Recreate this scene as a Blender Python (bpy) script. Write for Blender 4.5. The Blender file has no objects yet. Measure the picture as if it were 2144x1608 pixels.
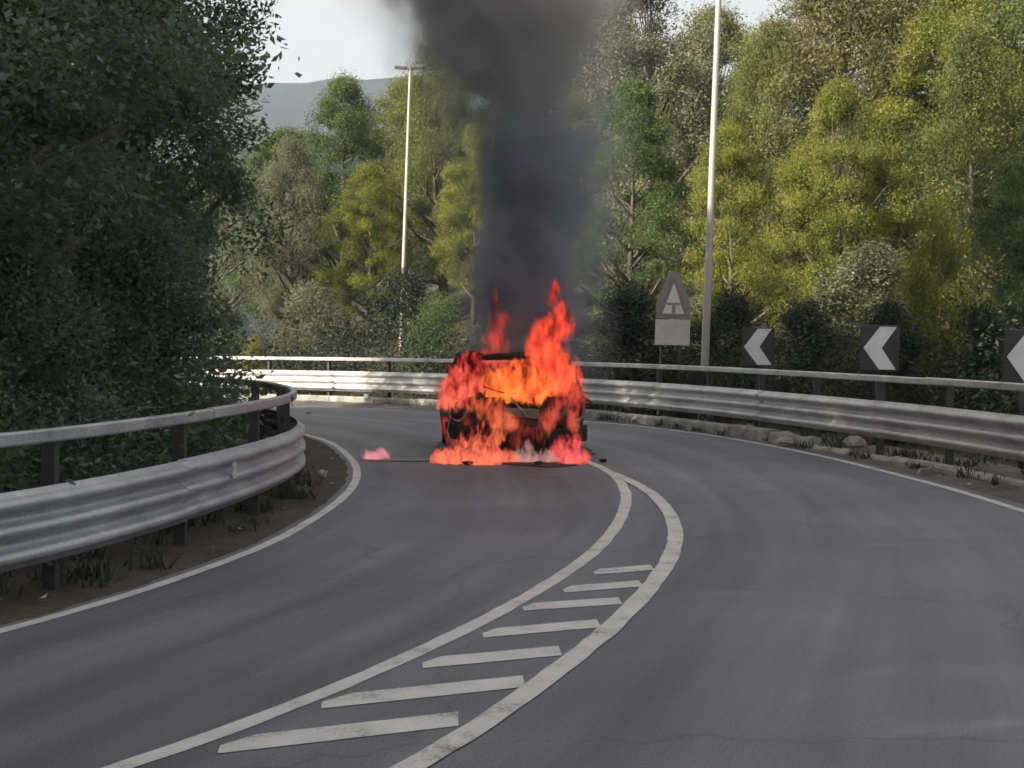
import bpy, bmesh, math, random
import numpy as np
from mathutils import Vector, Matrix, noise

scene = bpy.context.scene
col = scene.collection
R = math.radians

# ------------------------------------------------------------------ camera
CAM_H = 1.6
cam_d = bpy.data.cameras.new('camera')
cam = bpy.data.objects.new('camera', cam_d); col.objects.link(cam)
cam_d.sensor_width = 36.0
cam_d.lens = 3200 / 2144 * 36.0
cam_d.clip_start = 0.05; cam_d.clip_end = 6000
cam.location = (0, 0, CAM_H)
cam.rotation_euler = (R(90) - math.atan(99 / 3200), 0, 0)
scene.camera = cam

# ------------------------------------------------------------------ sky, sun, exposure
SUN = Vector((-0.74, -0.42, 0.48)).normalized()
world = bpy.data.worlds.new('World'); scene.world = world
world.use_nodes = True
wn = world.node_tree.nodes; wl = world.node_tree.links
wn.clear()
w_out = wn.new('ShaderNodeOutputWorld')
w_bg = wn.new('ShaderNodeBackground'); w_bg.inputs['Strength'].default_value = 0.10
sky = wn.new('ShaderNodeTexSky'); sky.sky_type = 'NISHITA'; sky.sun_disc = False
sky.sun_elevation = math.asin(SUN.z); sky.sun_rotation = math.atan2(SUN.x, SUN.y)
sky.air_density = 1.0; sky.dust_density = 1.5; sky.ozone_density = 1.0
w_mix = wn.new('ShaderNodeMixRGB'); w_mix.inputs['Fac'].default_value = 0.88      # thin even overcast veil
w_mix.inputs['Color2'].default_value = (3.45, 3.24, 3.0, 1)
wl.new(sky.outputs[0], w_mix.inputs['Color1'])
wl.new(w_mix.outputs[0], w_bg.inputs['Color'])
wl.new(w_bg.outputs[0], w_out.inputs['Surface'])

sun_d = bpy.data.lights.new('sun', 'SUN'); sun_d.energy = 5.0; sun_d.angle = R(0.6)
sun_d.color = (1.0, 0.89, 0.71)
sun = bpy.data.objects.new('sun', sun_d); col.objects.link(sun)
sun.rotation_euler = SUN.to_track_quat('Z', 'Y').to_euler()
sun.location = (-30, 6, 30)

scene.view_settings.view_transform = 'Standard'
scene.view_settings.look = 'None'
scene.view_settings.exposure = 1.4
scene.view_settings.gamma = 1.0
scene.view_settings.use_curve_mapping = False
EXPO = 2 ** scene.view_settings.exposure
cy = scene.cycles
cy.use_denoising = True
cy.use_adaptive_sampling = True; cy.adaptive_threshold = 0.03; cy.adaptive_min_samples = 16
cy.max_bounces = 6; cy.diffuse_bounces = 2; cy.glossy_bounces = 2
cy.transmission_bounces = 4; cy.transparent_max_bounces = 16; cy.volume_bounces = 1
cy.volume_step_rate = 0.35
cy.volume_max_steps = 512
cy.sample_clamp_indirect = 6.0
cy.filter_width = 1.6

# ------------------------------------------------------------------ helpers
def tag(o, label=None, cat=None, group=None, kind=None):
    if label: o['label'] = label
    if cat: o['category'] = cat
    if group: o['group'] = group
    if kind: o['kind'] = kind
    return o

def empty(name, loc=(0, 0, 0), rz=0.0):
    o = bpy.data.objects.new(name, None); col.objects.link(o)
    o.location = loc; o.rotation_euler = (0, 0, rz)
    o.empty_display_size = 0.2
    return o

def obj(name, me, mat=None, parent=None, loc=None, rot=None):
    o = bpy.data.objects.new(name, me); col.objects.link(o)
    if mat is not None and len(me.materials) == 0: me.materials.append(mat)
    if parent is not None: o.parent = parent
    if loc is not None: o.location = loc
    if rot is not None: o.rotation_euler = rot
    return o

def mesh_from(verts, faces, smooth=False, name='mesh'):
    me = bpy.data.meshes.new(name)
    me.from_pydata([tuple(v) for v in verts], [], faces)
    if smooth:
        me.polygons.foreach_set('use_smooth', [True] * len(me.polygons))
    me.update()
    return me

class MB:
    """collects shapes into one mesh"""
    def __init__(s): s.bm = bmesh.new()
    def box(s, c, size, rz=0.0, bev=0.0, rot=None):
        r = bmesh.ops.create_cube(s.bm, size=1.0)
        vs = r['verts']
        M = Matrix.Translation(c) @ (rot if rot is not None else Matrix.Rotation(rz, 4, 'Z')) @ Matrix.Diagonal((*size, 1))
        if bev > 0:
            bmesh.ops.scale(s.bm, vec=size, verts=vs)
            es = list({e for v in vs for e in v.link_edges})
            r2 = bmesh.ops.bevel(s.bm, geom=es, offset=bev, segments=2, affect='EDGES', profile=0.5)
            vs = list({v for f in r2['faces'] for v in f.verts} | {v for v in vs if v.is_valid})
            M = Matrix.Translation(c) @ (rot if rot is not None else Matrix.Rotation(rz, 4, 'Z'))
        bmesh.ops.transform(s.bm, matrix=M, verts=vs)
        return s
    def tube(s, pts, radii, n=10, cap=True):
        pts = [Vector(p) for p in pts]
        rings = []
        up = Vector((0.13, 0.21, 1)).normalized()
        for i, p in enumerate(pts):
            a = pts[max(i - 1, 0)]; b = pts[min(i + 1, len(pts) - 1)]
            t = (b - a).normalized()
            u = t.cross(up)
            if u.length < 0.05: u = t.cross(Vector((1, 0, 0)))
            u.normalize(); v = t.cross(u)
            r = radii[i] if hasattr(radii, '__len__') else radii
            rings.append([s.bm.verts.new(p + u * (math.cos(2 * math.pi * k / n) * r) + v * (math.sin(2 * math.pi * k / n) * r)) for k in range(n)])
        for i in range(len(rings) - 1):
            for k in range(n):
                f = s.bm.faces.new((rings[i][k], rings[i][(k + 1) % n], rings[i + 1][(k + 1) % n], rings[i + 1][k]))
                f.smooth = True
        if cap:
            s.bm.faces.new(rings[0][::-1]); s.bm.faces.new(rings[-1])
        return s
    def prism(s, poly, y0, y1):
        """polygon in x,z extruded along y"""
        a = [s.bm.verts.new((p[0], y0, p[1])) for p in poly]
        b = [s.bm.verts.new((p[0], y1, p[1])) for p in poly]
        n = len(poly)
        s.bm.faces.new(a); s.bm.faces.new(b[::-1])
        for i in range(n):
            s.bm.faces.new((a[i], b[i], b[(i + 1) % n], a[(i + 1) % n]))
        return s
    def mesh(s, name='mesh'):
        bmesh.ops.recalc_face_normals(s.bm, faces=s.bm.faces)
        me = bpy.data.meshes.new(name); s.bm.to_mesh(me); s.bm.free()
        return me
    def build(s, name, mat, parent=None, loc=None, rot=None):
        return obj(name, s.mesh(name), mat, parent, loc, rot)

def catmull(P, step=0.25):
    P = [Vector((p[0], p[1])) for p in P]
    P = [P[0] * 2 - P[1]] + P + [P[-1] * 2 - P[-2]]
    out = []
    for i in range(1, len(P) - 2):
        p0, p1, p2, p3 = P[i - 1:i + 3]
        n = max(2, int((p2 - p1).length / 0.1))
        for k in range(n):
            t = k / n
            out.append(0.5 * ((2 * p1) + (p2 - p0) * t + (2 * p0 - 5 * p1 + 4 * p2 - p3) * t * t + (3 * p1 - p0 - 3 * p2 + p3) * t ** 3))
    out.append(P[-2])
    return resample(out, step=step)

def resample(pts, step=None, n=None):
    d = [0.0]
    for a, b in zip(pts, pts[1:]): d.append(d[-1] + (b - a).length)
    L = d[-1]
    if n is None: n = max(2, int(L / step) + 1)
    out = []; j = 0
    for i in range(n):
        s = L * i / (n - 1)
        while j < len(d) - 2 and d[j + 1] < s: j += 1
        t = (s - d[j]) / max(1e-9, d[j + 1] - d[j])
        out.append(pts[j].lerp(pts[j + 1], min(1, t)))
    return out

def smooth2(pts, it=6):
    pts = [p.copy() for p in pts]
    for _ in range(it):
        q = [p.copy() for p in pts]
        for i in range(1, len(pts) - 1):
            q[i] = (pts[i - 1] + pts[i] * 2 + pts[i + 1]) / 4
        pts = q
    return pts

def normals2(pts):
    """left-hand normals of a 2-D polyline"""
    out = []
    for i in range(len(pts)):
        t = pts[min(i + 1, len(pts) - 1)] - pts[max(i - 1, 0)]
        t.normalize(); out.append(Vector((-t.y, t.x)))
    return out

def offset2(pts, d):
    return [p + n * d for p, n in zip(pts, normals2(pts))]

def sub(pts, s0, s1, step=0.25):
    """piece of a polyline between two arc lengths"""
    d = [0.0]
    for a, b in zip(pts, pts[1:]): d.append(d[-1] + (b - a).length)
    def at(s):
        s = max(0, min(d[-1], s))
        for j in range(len(d) - 1):
            if d[j + 1] >= s: return pts[j].lerp(pts[j + 1], (s - d[j]) / max(1e-9, d[j + 1] - d[j]))
        return pts[-1]
    n = max(2, int((s1 - s0) / step) + 1)
    return [at(s0 + (s1 - s0) * i / (n - 1)) for i in range(n)]

def plen(pts): return sum((b - a).length for a, b in zip(pts, pts[1:]))

def sweep(pts, profile, closed=True, zoff=0.0, smooth=False):
    """profile: list of (offset to the left of travel, z); swept along the 2-D line"""
    N = normals2(pts); V = []; F = []
    m = len(profile)
    for p, n in zip(pts, N):
        for o, z in profile:
            q = p + n * o; V.append((q.x, q.y, z + zoff))
    for i in range(len(pts) - 1):
        for k in range(m if closed else m - 1):
            a = i * m + k; b = i * m + (k + 1) % m
            F.append((a, b, b + m, a + m))
    if closed:
        F.append(tuple(range(m))[::-1]); F.append(tuple(range((len(pts) - 1) * m, len(pts) * m)))
    me = mesh_from(V, F, smooth)
    bm = bmesh.new(); bm.from_mesh(me); bmesh.ops.recalc_face_normals(bm, faces=bm.faces); bm.to_mesh(me); bm.free()
    return me

# ------------------------------------------------------------------ materials
def mat_new(name):
    m = bpy.data.materials.new(name); m.use_nodes = True
    nt = m.node_tree; nt.nodes.clear()
    out = nt.nodes.new('ShaderNodeOutputMaterial')
    return m, nt, out

def nd(nt, typ, **kw):
    n = nt.nodes.new(typ)
    for k, v in kw.items():
        if k in n.inputs: n.inputs[k].default_value = v
        else: setattr(n, k, v)
    return n

def ramp(nt, src, stops):
    r = nt.nodes.new('ShaderNodeValToRGB')
    e = r.color_ramp.elements
    while len(e) < len(stops): e.new(0.5)
    for i, (p, c) in enumerate(stops):
        e[i].position = p; e[i].color = (*c, 1) if len(c) == 3 else c
    nt.links.new(src, r.inputs[0])
    return r

def noisy_mat(name, stops, scale=6.0, detail=6.0, rough=0.7, metal=0.0, bump=0.0, bscale=60.0, coord='Object', stretch=(1, 1, 1), fine=0.0, rough_var=0.0, spec=0.5):
    m, nt, out = mat_new(name)
    tc = nd(nt, 'ShaderNodeTexCoord'); mp = nd(nt, 'ShaderNodeMapping')
    mp.inputs['Scale'].default_value = stretch
    nt.links.new(tc.outputs[coord], mp.inputs[0])
    nz = nd(nt, 'ShaderNodeTexNoise', Scale=scale, Detail=detail, Roughness=0.6)
    nt.links.new(mp.outputs[0], nz.inputs['Vector'])
    rp = ramp(nt, nz.outputs['Fac'], stops)
    b = nd(nt, 'ShaderNodeBsdfPrincipled', Roughness=rough, Metallic=metal)
    b.inputs['Specular IOR Level'].default_value = spec
    colour = rp.outputs[0]
    if fine > 0:
        n2 = nd(nt, 'ShaderNodeTexNoise', Scale=scale * 14, Detail=3.0)
        nt.links.new(tc.outputs[coord], n2.inputs['Vector'])
        mx = nd(nt, 'ShaderNodeMixRGB', blend_type='OVERLAY', Fac=fine)
        nt.links.new(colour, mx.inputs['Color1']); nt.links.new(n2.outputs['Fac'], mx.inputs['Color2'])
        colour = mx.outputs[0]
    nt.links.new(colour, b.inputs['Base Color'])
    if rough_var > 0:
        rr = nd(nt, 'ShaderNodeMapRange'); rr.inputs['To Min'].default_value = rough - rough_var; rr.inputs['To Max'].default_value = rough + rough_var
        nt.links.new(nz.outputs['Fac'], rr.inputs['Value']); nt.links.new(rr.outputs[0], b.inputs['Roughness'])
    if bump > 0:
        n3 = nd(nt, 'ShaderNodeTexNoise', Scale=bscale, Detail=4.0)
        nt.links.new(tc.outputs[coord], n3.inputs['Vector'])
        bp = nd(nt, 'ShaderNodeBump', Strength=bump, Distance=0.02)
        nt.links.new(n3.outputs['Fac'], bp.inputs['Height']); nt.links.new(bp.outputs[0], b.inputs['Normal'])
    nt.links.new(b.outputs[0], out.inputs['Surface'])
    return m

def leaf_mat(name, c1, c2, c3, trans=0.3, rough=0.55, spec=0.3):
    """leaf colour varies leaf by leaf (face attribute) and a little tree by tree"""
    m, nt, out = mat_new(name)
    at = nd(nt, 'ShaderNodeAttribute'); at.attribute_name = 'leaf_tone'
    oi = nd(nt, 'ShaderNodeObjectInfo')
    ad = nd(nt, 'ShaderNodeMath', operation='MULTIPLY_ADD'); ad.inputs[1].default_value = 0.25; 
    nt.links.new(oi.outputs['Random'], ad.inputs[0]); nt.links.new(at.outputs['Fac'], ad.inputs[2])
    sb = nd(nt, 'ShaderNodeMath', operation='SUBTRACT'); sb.inputs[1].default_value = 0.12
    nt.links.new(ad.outputs[0], sb.inputs[0])
    rp = ramp(nt, sb.outputs[0], [(0.1, c1), (0.55, c2), (0.95, c3)])
    d = nd(nt, 'ShaderNodeBsdfPrincipled', Roughness=rough); d.inputs['Specular IOR Level'].default_value = spec
    t = nd(nt, 'ShaderNodeBsdfTranslucent')
    nt.links.new(rp.outputs[0], d.inputs['Base Color'])
    mx2 = nd(nt, 'ShaderNodeMixRGB', blend_type='MULTIPLY', Fac=1.0); mx2.inputs['Color2'].default_value = (1.25, 1.2, 0.6, 1)
    nt.links.new(rp.outputs[0], mx2.inputs['Color1']); nt.links.new(mx2.outputs[0], t.inputs['Color'])
    mx = nd(nt, 'ShaderNodeMixShader', Fac=trans)
    nt.links.new(d.outputs[0], mx.inputs[1]); nt.links.new(t.outputs[0], mx.inputs[2])
    nt.links.new(mx.outputs[0], out.inputs['Surface'])
    return m

def asphalt_mat():
    m, nt, out = mat_new('asphalt')
    tc = nd(nt, 'ShaderNodeTexCoord')
    # broad patches
    n1 = nd(nt, 'ShaderNodeTexNoise', Scale=0.32, Detail=4.0, Roughness=0.55)
    nt.links.new(tc.outputs['Object'], n1.inputs['Vector'])
    r1 = ramp(nt, n1.outputs['Fac'], [(0.3, (0.087, 0.089, 0.107)), (0.5, (0.114, 0.116, 0.136)), (0.72, (0.148, 0.149, 0.166))])
    # wear running along the lanes (UV: u across, v along in metres)
    mp = nd(nt, 'ShaderNodeMapping'); mp.inputs['Scale'].default_value = (1.5, 0.09, 1)
    nt.links.new(tc.outputs['UV'], mp.inputs[0])
    n2 = nd(nt, 'ShaderNodeTexNoise', Scale=1.0, Detail=5.0, Roughness=0.6)
    nt.links.new(mp.outputs[0], n2.inputs['Vector'])
    r2 = ramp(nt, n2.outputs['Fac'], [(0.3, (0.5, 0.5, 0.51)), (0.7, (1.42, 1.42, 1.42))])
    m1 = nd(nt, 'ShaderNodeMixRGB', blend_type='MULTIPLY', Fac=0.75)
    nt.links.new(r1.outputs[0], m1.inputs['Color1']); nt.links.new(r2.outputs[0], m1.inputs['Color2'])
    # pale streaks lying across the lanes
    mp3 = nd(nt, 'ShaderNodeMapping'); mp3.inputs['Scale'].default_value = (0.45, 2.6, 1); mp3.inputs['Rotation'].default_value = (0, 0, 0.12)
    nt.links.new(tc.outputs['Object'], mp3.inputs[0])
    n3 = nd(nt, 'ShaderNodeTexNoise', Scale=1.0, Detail=3.0)
    nt.links.new(mp3.outputs[0], n3.inputs['Vector'])
    r3 = ramp(nt, n3.outputs['Fac'], [(0.63, (0, 0, 0)), (0.75, (0.5, 0.5, 0.5))])
    m2 = nd(nt, 'ShaderNodeMixRGB', blend_type='MIX'); m2.inputs['Color2'].default_value = (0.15, 0.15, 0.15, 1)
    nt.links.new(r3.outputs[0], m2.inputs['Fac']); nt.links.new(m1.outputs[0], m2.inputs['Color1'])
    # stone grain
    n4 = nd(nt, 'ShaderNodeTexNoise', Scale=75.0, Detail=4.0, Roughness=0.75)
    nt.links.new(tc.outputs['Object'], n4.inputs['Vector'])
    r4 = ramp(nt, n4.outputs['Fac'], [(0.3, (0.45, 0.45, 0.45)), (0.7, (1.55, 1.55, 1.55))])
    m3 = nd(nt, 'ShaderNodeMixRGB', blend_type='MULTIPLY', Fac=0.8)
    nt.links.new(m2.outputs[0], m3.inputs['Color1']); nt.links.new(r4.outputs[0], m3.inputs['Color2'])
    # cracks
    vo = nd(nt, 'ShaderNodeTexVoronoi', feature='DISTANCE_TO_EDGE', Scale=0.28)
    nw = nd(nt, 'ShaderNodeTexNoise', Scale=2.2, Detail=5.0)
    nt.links.new(tc.outputs['Object'], nw.inputs['Vector'])
    va = nd(nt, 'ShaderNodeMixRGB', blend_type='ADD', Fac=0.6)
    nt.links.new(tc.outputs['Object'], va.inputs['Color1']); nt.links.new(nw.outputs['Color'], va.inputs['Color2'])
    nt.links.new(va.outputs[0], vo.inputs['Vector'])
    r5 = ramp(nt, vo.outputs['Distance'], [(0.0, (0.62, 0.62, 0.62)), (0.006, (1, 1, 1))])
    m4 = nd(nt, 'ShaderNodeMixRGB', blend_type='MULTIPLY', Fac=0.7)
    nt.links.new(m3.outputs[0], m4.inputs['Color1']); nt.links.new(r5.outputs[0], m4.inputs['Color2'])
    b = nd(nt, 'ShaderNodeBsdfPrincipled', Roughness=0.72)
    nt.links.new(m4.outputs[0], b.inputs['Base Color'])
    bp = nd(nt, 'ShaderNodeBump', Strength=0.5, Distance=0.006)
    nt.links.new(n4.outputs['Fac'], bp.inputs['Height']); nt.links.new(bp.outputs[0], b.inputs['Normal'])
    nt.links.new(b.outputs[0], out.inputs['Surface'])
    return m

def paint_mat(name, wear=0.5, tone=0.62):
    """road paint, worn through to the asphalt in grains and patches"""
    m, nt, out = mat_new(name)
    tc = nd(nt, 'ShaderNodeTexCoord')
    n1 = nd(nt, 'ShaderNodeTexNoise', Scale=3.0, Detail=8.0, Roughness=0.7)
    nt.links.new(tc.outputs['Object'], n1.inputs['Vector'])
    n2 = nd(nt, 'ShaderNodeTexNoise', Scale=90.0, Detail=2.0)
    nt.links.new(tc.outputs['Object'], n2.inputs['Vector'])
    ad = nd(nt, 'ShaderNodeMath', operation='MULTIPLY_ADD'); ad.inputs[1].default_value = 0.45
    nt.links.new(n2.outputs['Fac'], ad.inputs[0]); nt.links.new(n1.outputs['Fac'], ad.inputs[2])
    c = tone
    rp = ramp(nt, ad.outputs[0], [(wear, (0.11, 0.11, 0.11)), (wear + 0.16, (c * 0.82, c * 0.82, c * 0.81)), (wear + 0.4, (c, c, c * 0.99))])
    b = nd(nt, 'ShaderNodeBsdfPrincipled', Roughness=0.6)
    nt.links.new(rp.outputs[0], b.inputs['Base Color'])
    bp = nd(nt, 'ShaderNodeBump', Strength=0.3, Distance=0.004)
    nt.links.new(n2.outputs['Fac'], bp.inputs['Height']); nt.links.new(bp.outputs[0], b.inputs['Normal'])
    nt.links.new(b.outputs[0], out.inputs['Surface'])
    return m

M = {}
M['asphalt'] = asphalt_mat()
M['paint'] = paint_mat('worn_white_paint', 0.5, 0.54)
M['paint_worn'] = paint_mat('badly_worn_white_paint', 0.56, 0.55)
M['verge'] = noisy_mat('verge_soil', [(0.3, (0.038, 0.035, 0.032)), (0.5, (0.062, 0.055, 0.048)), (0.7, (0.085, 0.076, 0.058))], scale=1.3, detail=8, rough=0.95, bump=0.9, bscale=30, fine=0.6, spec=0.2)
M['gutter'] = noisy_mat('gutter_dirt', [(0.3, (0.07, 0.062, 0.06)), (0.52, (0.115, 0.1, 0.094)), (0.75, (0.17, 0.15, 0.13))], scale=1.6, detail=8, rough=0.95, bump=0.7, bscale=26, fine=0.6, spec=0.2)
M['ground'] = noisy_mat('forest_ground', [(0.3, (0.03, 0.032, 0.018)), (0.5, (0.055, 0.055, 0.03)), (0.7, (0.085, 0.075, 0.05))], scale=0.7, detail=8, rough=0.95, bump=0.9, bscale=8, fine=0.5, spec=0.2)
M['galv'] = noisy_mat('galvanised_steel', [(0.3, (0.27, 0.285, 0.32)), (0.5, (0.36, 0.375, 0.41)), (0.72, (0.46, 0.47, 0.5))], scale=2.2, detail=6, rough=0.48, metal=0.55, bump=0.08, bscale=12, fine=0.35, rough_var=0.14)
M['galv_old'] = noisy_mat('weathered_galvanised_steel', [(0.28, (0.24, 0.21, 0.18)), (0.42, (0.4, 0.4, 0.4)), (0.7, (0.6, 0.6, 0.59))], scale=1.7, detail=8, rough=0.5, metal=0.3, bump=0.12, bscale=9, fine=0.4, rough_var=0.15, stretch=(1, 1, 2.5))
M['post'] = noisy_mat('dull_post_steel', [(0.3, (0.035, 0.035, 0.037)), (0.7, (0.07, 0.07, 0.074))], scale=4, rough=0.6, metal=0.4)
M['concrete'] = noisy_mat('kerb_concrete', [(0.28, (0.13, 0.12, 0.11)), (0.5, (0.26, 0.25, 0.235)), (0.72, (0.36, 0.345, 0.32))], scale=3.0, detail=8, rough=0.9, bump=0.6, bscale=22, fine=0.5)
M['rubble'] = noisy_mat('pale_broken_concrete', [(0.3, (0.22, 0.205, 0.185)), (0.7, (0.42, 0.39, 0.35))], scale=6, detail=8, rough=0.9, bump=0.8, bscale=30)
M['pole'] = noisy_mat('pale_lamp_pole', [(0.3, (0.34, 0.325, 0.29)), (0.7, (0.5, 0.48, 0.43))], scale=1.4, rough=0.5, metal=0.2, stretch=(1, 1, 0.3))
M['lamp'] = noisy_mat('lamp_housing', [(0.3, (0.1, 0.1, 0.1)), (0.7, (0.16, 0.16, 0.165))], scale=4, rough=0.5)
M['lens'] = noisy_mat('lamp_lens', [(0.3, (0.5, 0.5, 0.48)), (0.7, (0.6, 0.6, 0.58))], scale=4, rough=0.25)
M['black_board'] = noisy_mat('black_sign_board', [(0.3, (0.016, 0.018, 0.017)), (0.7, (0.034, 0.036, 0.033))], scale=3, rough=0.6, fine=0.2)
M['white_sheet'] = noisy_mat('white_sign_sheet', [(0.25, (0.5, 0.5, 0.5)), (0.5, (0.66, 0.66, 0.67)), (0.75, (0.72, 0.72, 0.73))], scale=3, detail=8, rough=0.4)
M['plate_sheet'] = noisy_mat('faded_sign_plate', [(0.3, (0.42, 0.41, 0.4)), (0.7, (0.56, 0.55, 0.53))], scale=4, detail=8, rough=0.5, stretch=(1, 1, 3))
M['red_sheet'] = noisy_mat('faded_red_sign_border', [(0.3, (0.2, 0.145, 0.145)), (0.7, (0.27, 0.2, 0.195))], scale=5, rough=0.5)
M['board_back'] = noisy_mat('dull_sign_backing', [(0.3, (0.2, 0.195, 0.19)), (0.7, (0.28, 0.27, 0.26))], scale=4, rough=0.6)
M['reflector'] = noisy_mat('pale_reflector', [(0.3, (0.6, 0.6, 0.6)), (0.7, (0.8, 0.8, 0.78))], scale=9, rough=0.35)
M['bark'] = noisy_mat('bark', [(0.3, (0.06, 0.05, 0.04)), (0.7, (0.15, 0.13, 0.1))], scale=3, rough=0.9, bump=0.8, bscale=14, stretch=(1, 1, 0.25))
M['bark_pale'] = noisy_mat('pale_bark', [(0.3, (0.14, 0.125, 0.1)), (0.7, (0.3, 0.27, 0.22))], scale=3, rough=0.9, bump=0.7, bscale=14, stretch=(1, 1, 0.25))
M['twig'] = noisy_mat('dry_wood', [(0.3, (0.25, 0.21, 0.16)), (0.7, (0.4, 0.35, 0.28))], scale=9, rough=0.9)
M['char'] = noisy_mat('charred_body', [(0.28, (0.012, 0.011, 0.011)), (0.46, (0.024, 0.02, 0.018)), (0.6, (0.075, 0.045, 0.028)), (0.74, (0.16, 0.13, 0.12))], scale=4.5, detail=9, rough=0.8, bump=0.6, bscale=18, fine=0.4, spec=0.3)
M['char_dark'] = noisy_mat('burnt_black', [(0.3, (0.006, 0.006, 0.006)), (0.75, (0.022, 0.02, 0.019))], scale=8, rough=0.85, bump=0.5, bscale=25, spec=0.25)
M['ash'] = noisy_mat('ash_grey_metal', [(0.3, (0.1, 0.09, 0.085)), (0.5, (0.2, 0.17, 0.15)), (0.72, (0.42, 0.39, 0.36))], scale=7, detail=9, rough=0.75, metal=0.2, bump=0.5, bscale=30)
M['tyre'] = noisy_mat('burnt_tyre', [(0.3, (0.01, 0.01, 0.01)), (0.75, (0.04, 0.037, 0.035))], scale=9, rough=0.9, bump=0.8, bscale=40, spec=0.2)
M['soot'] = noisy_mat('sooty_asphalt', [(0.3, (0.012, 0.012, 0.012)), (0.75, (0.04, 0.04, 0.04))], scale=3, detail=8, rough=0.8, fine=0.6)
M['spill'] = noisy_mat('fuel_spill', [(0.3, (0.012, 0.012, 0.013)), (0.75, (0.03, 0.03, 0.033))], scale=3, detail=6, rough=0.35)
M['hill'] = noisy_mat('wooded_hill', [(0.3, (0.012, 0.016, 0.014)), (0.5, (0.022, 0.028, 0.022)), (0.75, (0.04, 0.045, 0.034))], scale=0.06, detail=10, rough=0.95, bump=1.0, bscale=0.08, spec=0.1)
LEAF = {
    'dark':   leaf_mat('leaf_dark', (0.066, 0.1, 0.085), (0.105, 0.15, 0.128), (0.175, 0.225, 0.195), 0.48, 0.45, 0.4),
    'deep_shade':   leaf_mat('leaf_deep_shade', (0.018, 0.027, 0.02), (0.03, 0.042, 0.03), (0.055, 0.068, 0.046), 0.25),  # the low growth's shade is put into this darker leaf colour
    'olive':  leaf_mat('leaf_olive', (0.085, 0.105, 0.03), (0.152, 0.175, 0.056), (0.245, 0.26, 0.105), 0.45),
    'dry':    leaf_mat('leaf_dry', (0.1, 0.104, 0.042), (0.175, 0.172, 0.074), (0.275, 0.258, 0.135), 0.42),
    'yellow': leaf_mat('leaf_yellow', (0.118, 0.142, 0.028), (0.2, 0.225, 0.046), (0.3, 0.312, 0.09), 0.48),
    'grey':   leaf_mat('leaf_grey', (0.08, 0.095, 0.058), (0.14, 0.155, 0.1), (0.26, 0.265, 0.2), 0.36),
    'green':  leaf_mat('leaf_green', (0.055, 0.09, 0.03), (0.1, 0.145, 0.05), (0.17, 0.21, 0.085), 0.4),
}

# ------------------------------------------------------------------ road lines in plan (metres; y is away from the camera)
E_IN = [(-10.5, -8), (-7.4, -2.5), (-5.4, 1.8), (-3.85, 5.6), (-2.77, 8.26), (-2.32, 9.61), (-1.9, 11.6), (-1.74, 13.4), (-1.68, 15.3), (-1.77, 17.4),
        (-2.15, 20.2), (-3.1, 24.2), (-5.1, 28.0), (-8.2, 31.0), (-12.5, 33.6), (-19, 36.0), (-30, 38.5)]
E_OUT = [(2.4, -8), (3.6, -2), (4.35, 3), (4.65, 8), (4.72, 12), (4.64, 15.5), (4.49, 17.4), (4.22, 19.9), (3.81, 22.3), (3.2, 24.8), (2.5, 26.7), (1.74, 28.3),
         (-0.7, 31.6), (-4.2, 34.9), (-8.6, 37.5), (-13.5, 39.5), (-20, 41.5), (-31, 44)]
C_IN = [(-6.3, -2), (-4.0, 1.5), (-2.3, 4.3), (-1.41, 5.67), (-0.9, 6.65), (-0.19, 8.46), (0.38, 10.34), (0.70, 11.72), (0.90, 12.96), (1.08, 14.42), (1.17, 15.6), (1.2, 17.2), (1.12, 18.5), (0.92, 19.8),
        (0.3, 22.4), (-0.9, 25.6), (-3.0, 29.2), (-6.2, 32.6), (-10.3, 35.4), (-16, 37.8)]
C_OUT = [(-4.4, -2), (-2.5, 1.6), (-1.0, 4.4), (-0.32, 5.67), (0.06, 6.78), (0.51, 8.19), (0.77, 9.23), (1.03, 10.34), (1.23, 11.51), (1.36, 12.6), (1.44, 14.03), (1.43, 15.6), (1.3, 17.0), (1.17, 17.9)]
B_IN = [(-10.5, -6), (-7.6, -1), (-5.6, 3), (-4.0, 6.4), (-2.98, 8.89), (-2.57, 10.67), (-2.36, 12.03), (-2.21, 13.7), (-2.2, 15.2), (-2.58, 17.4), (-3.45, 19.9), (-4.9, 22.5), (-7.0, 25.0), (-10, 27.4), (-14, 29.6), (-20, 32), (-30, 35)]
B_OUT = [(3.6, -8), (4.9, -2), (5.6, 4), (5.8, 9), (5.7, 13), (5.41, 16.16), (4.98, 19.05), (4.45, 21.6), (3.3, 25.9), (1.65, 29.9), (-1.56, 34.6), (-5.55, 38.0), (-10, 40.4), (-15, 42.3), (-21, 44.0), (-31, 46.5)]
e_in = smooth2(catmull(E_IN)); e_out = smooth2(catmull(E_OUT)); c_in = smooth2(catmull(C_IN, 0.15), 40); c_out = smooth2(catmull(C_OUT, 0.15), 40)
b_in = smooth2(catmull(B_IN), 10); b_out = smooth2(catmull(B_OUT), 10)

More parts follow.
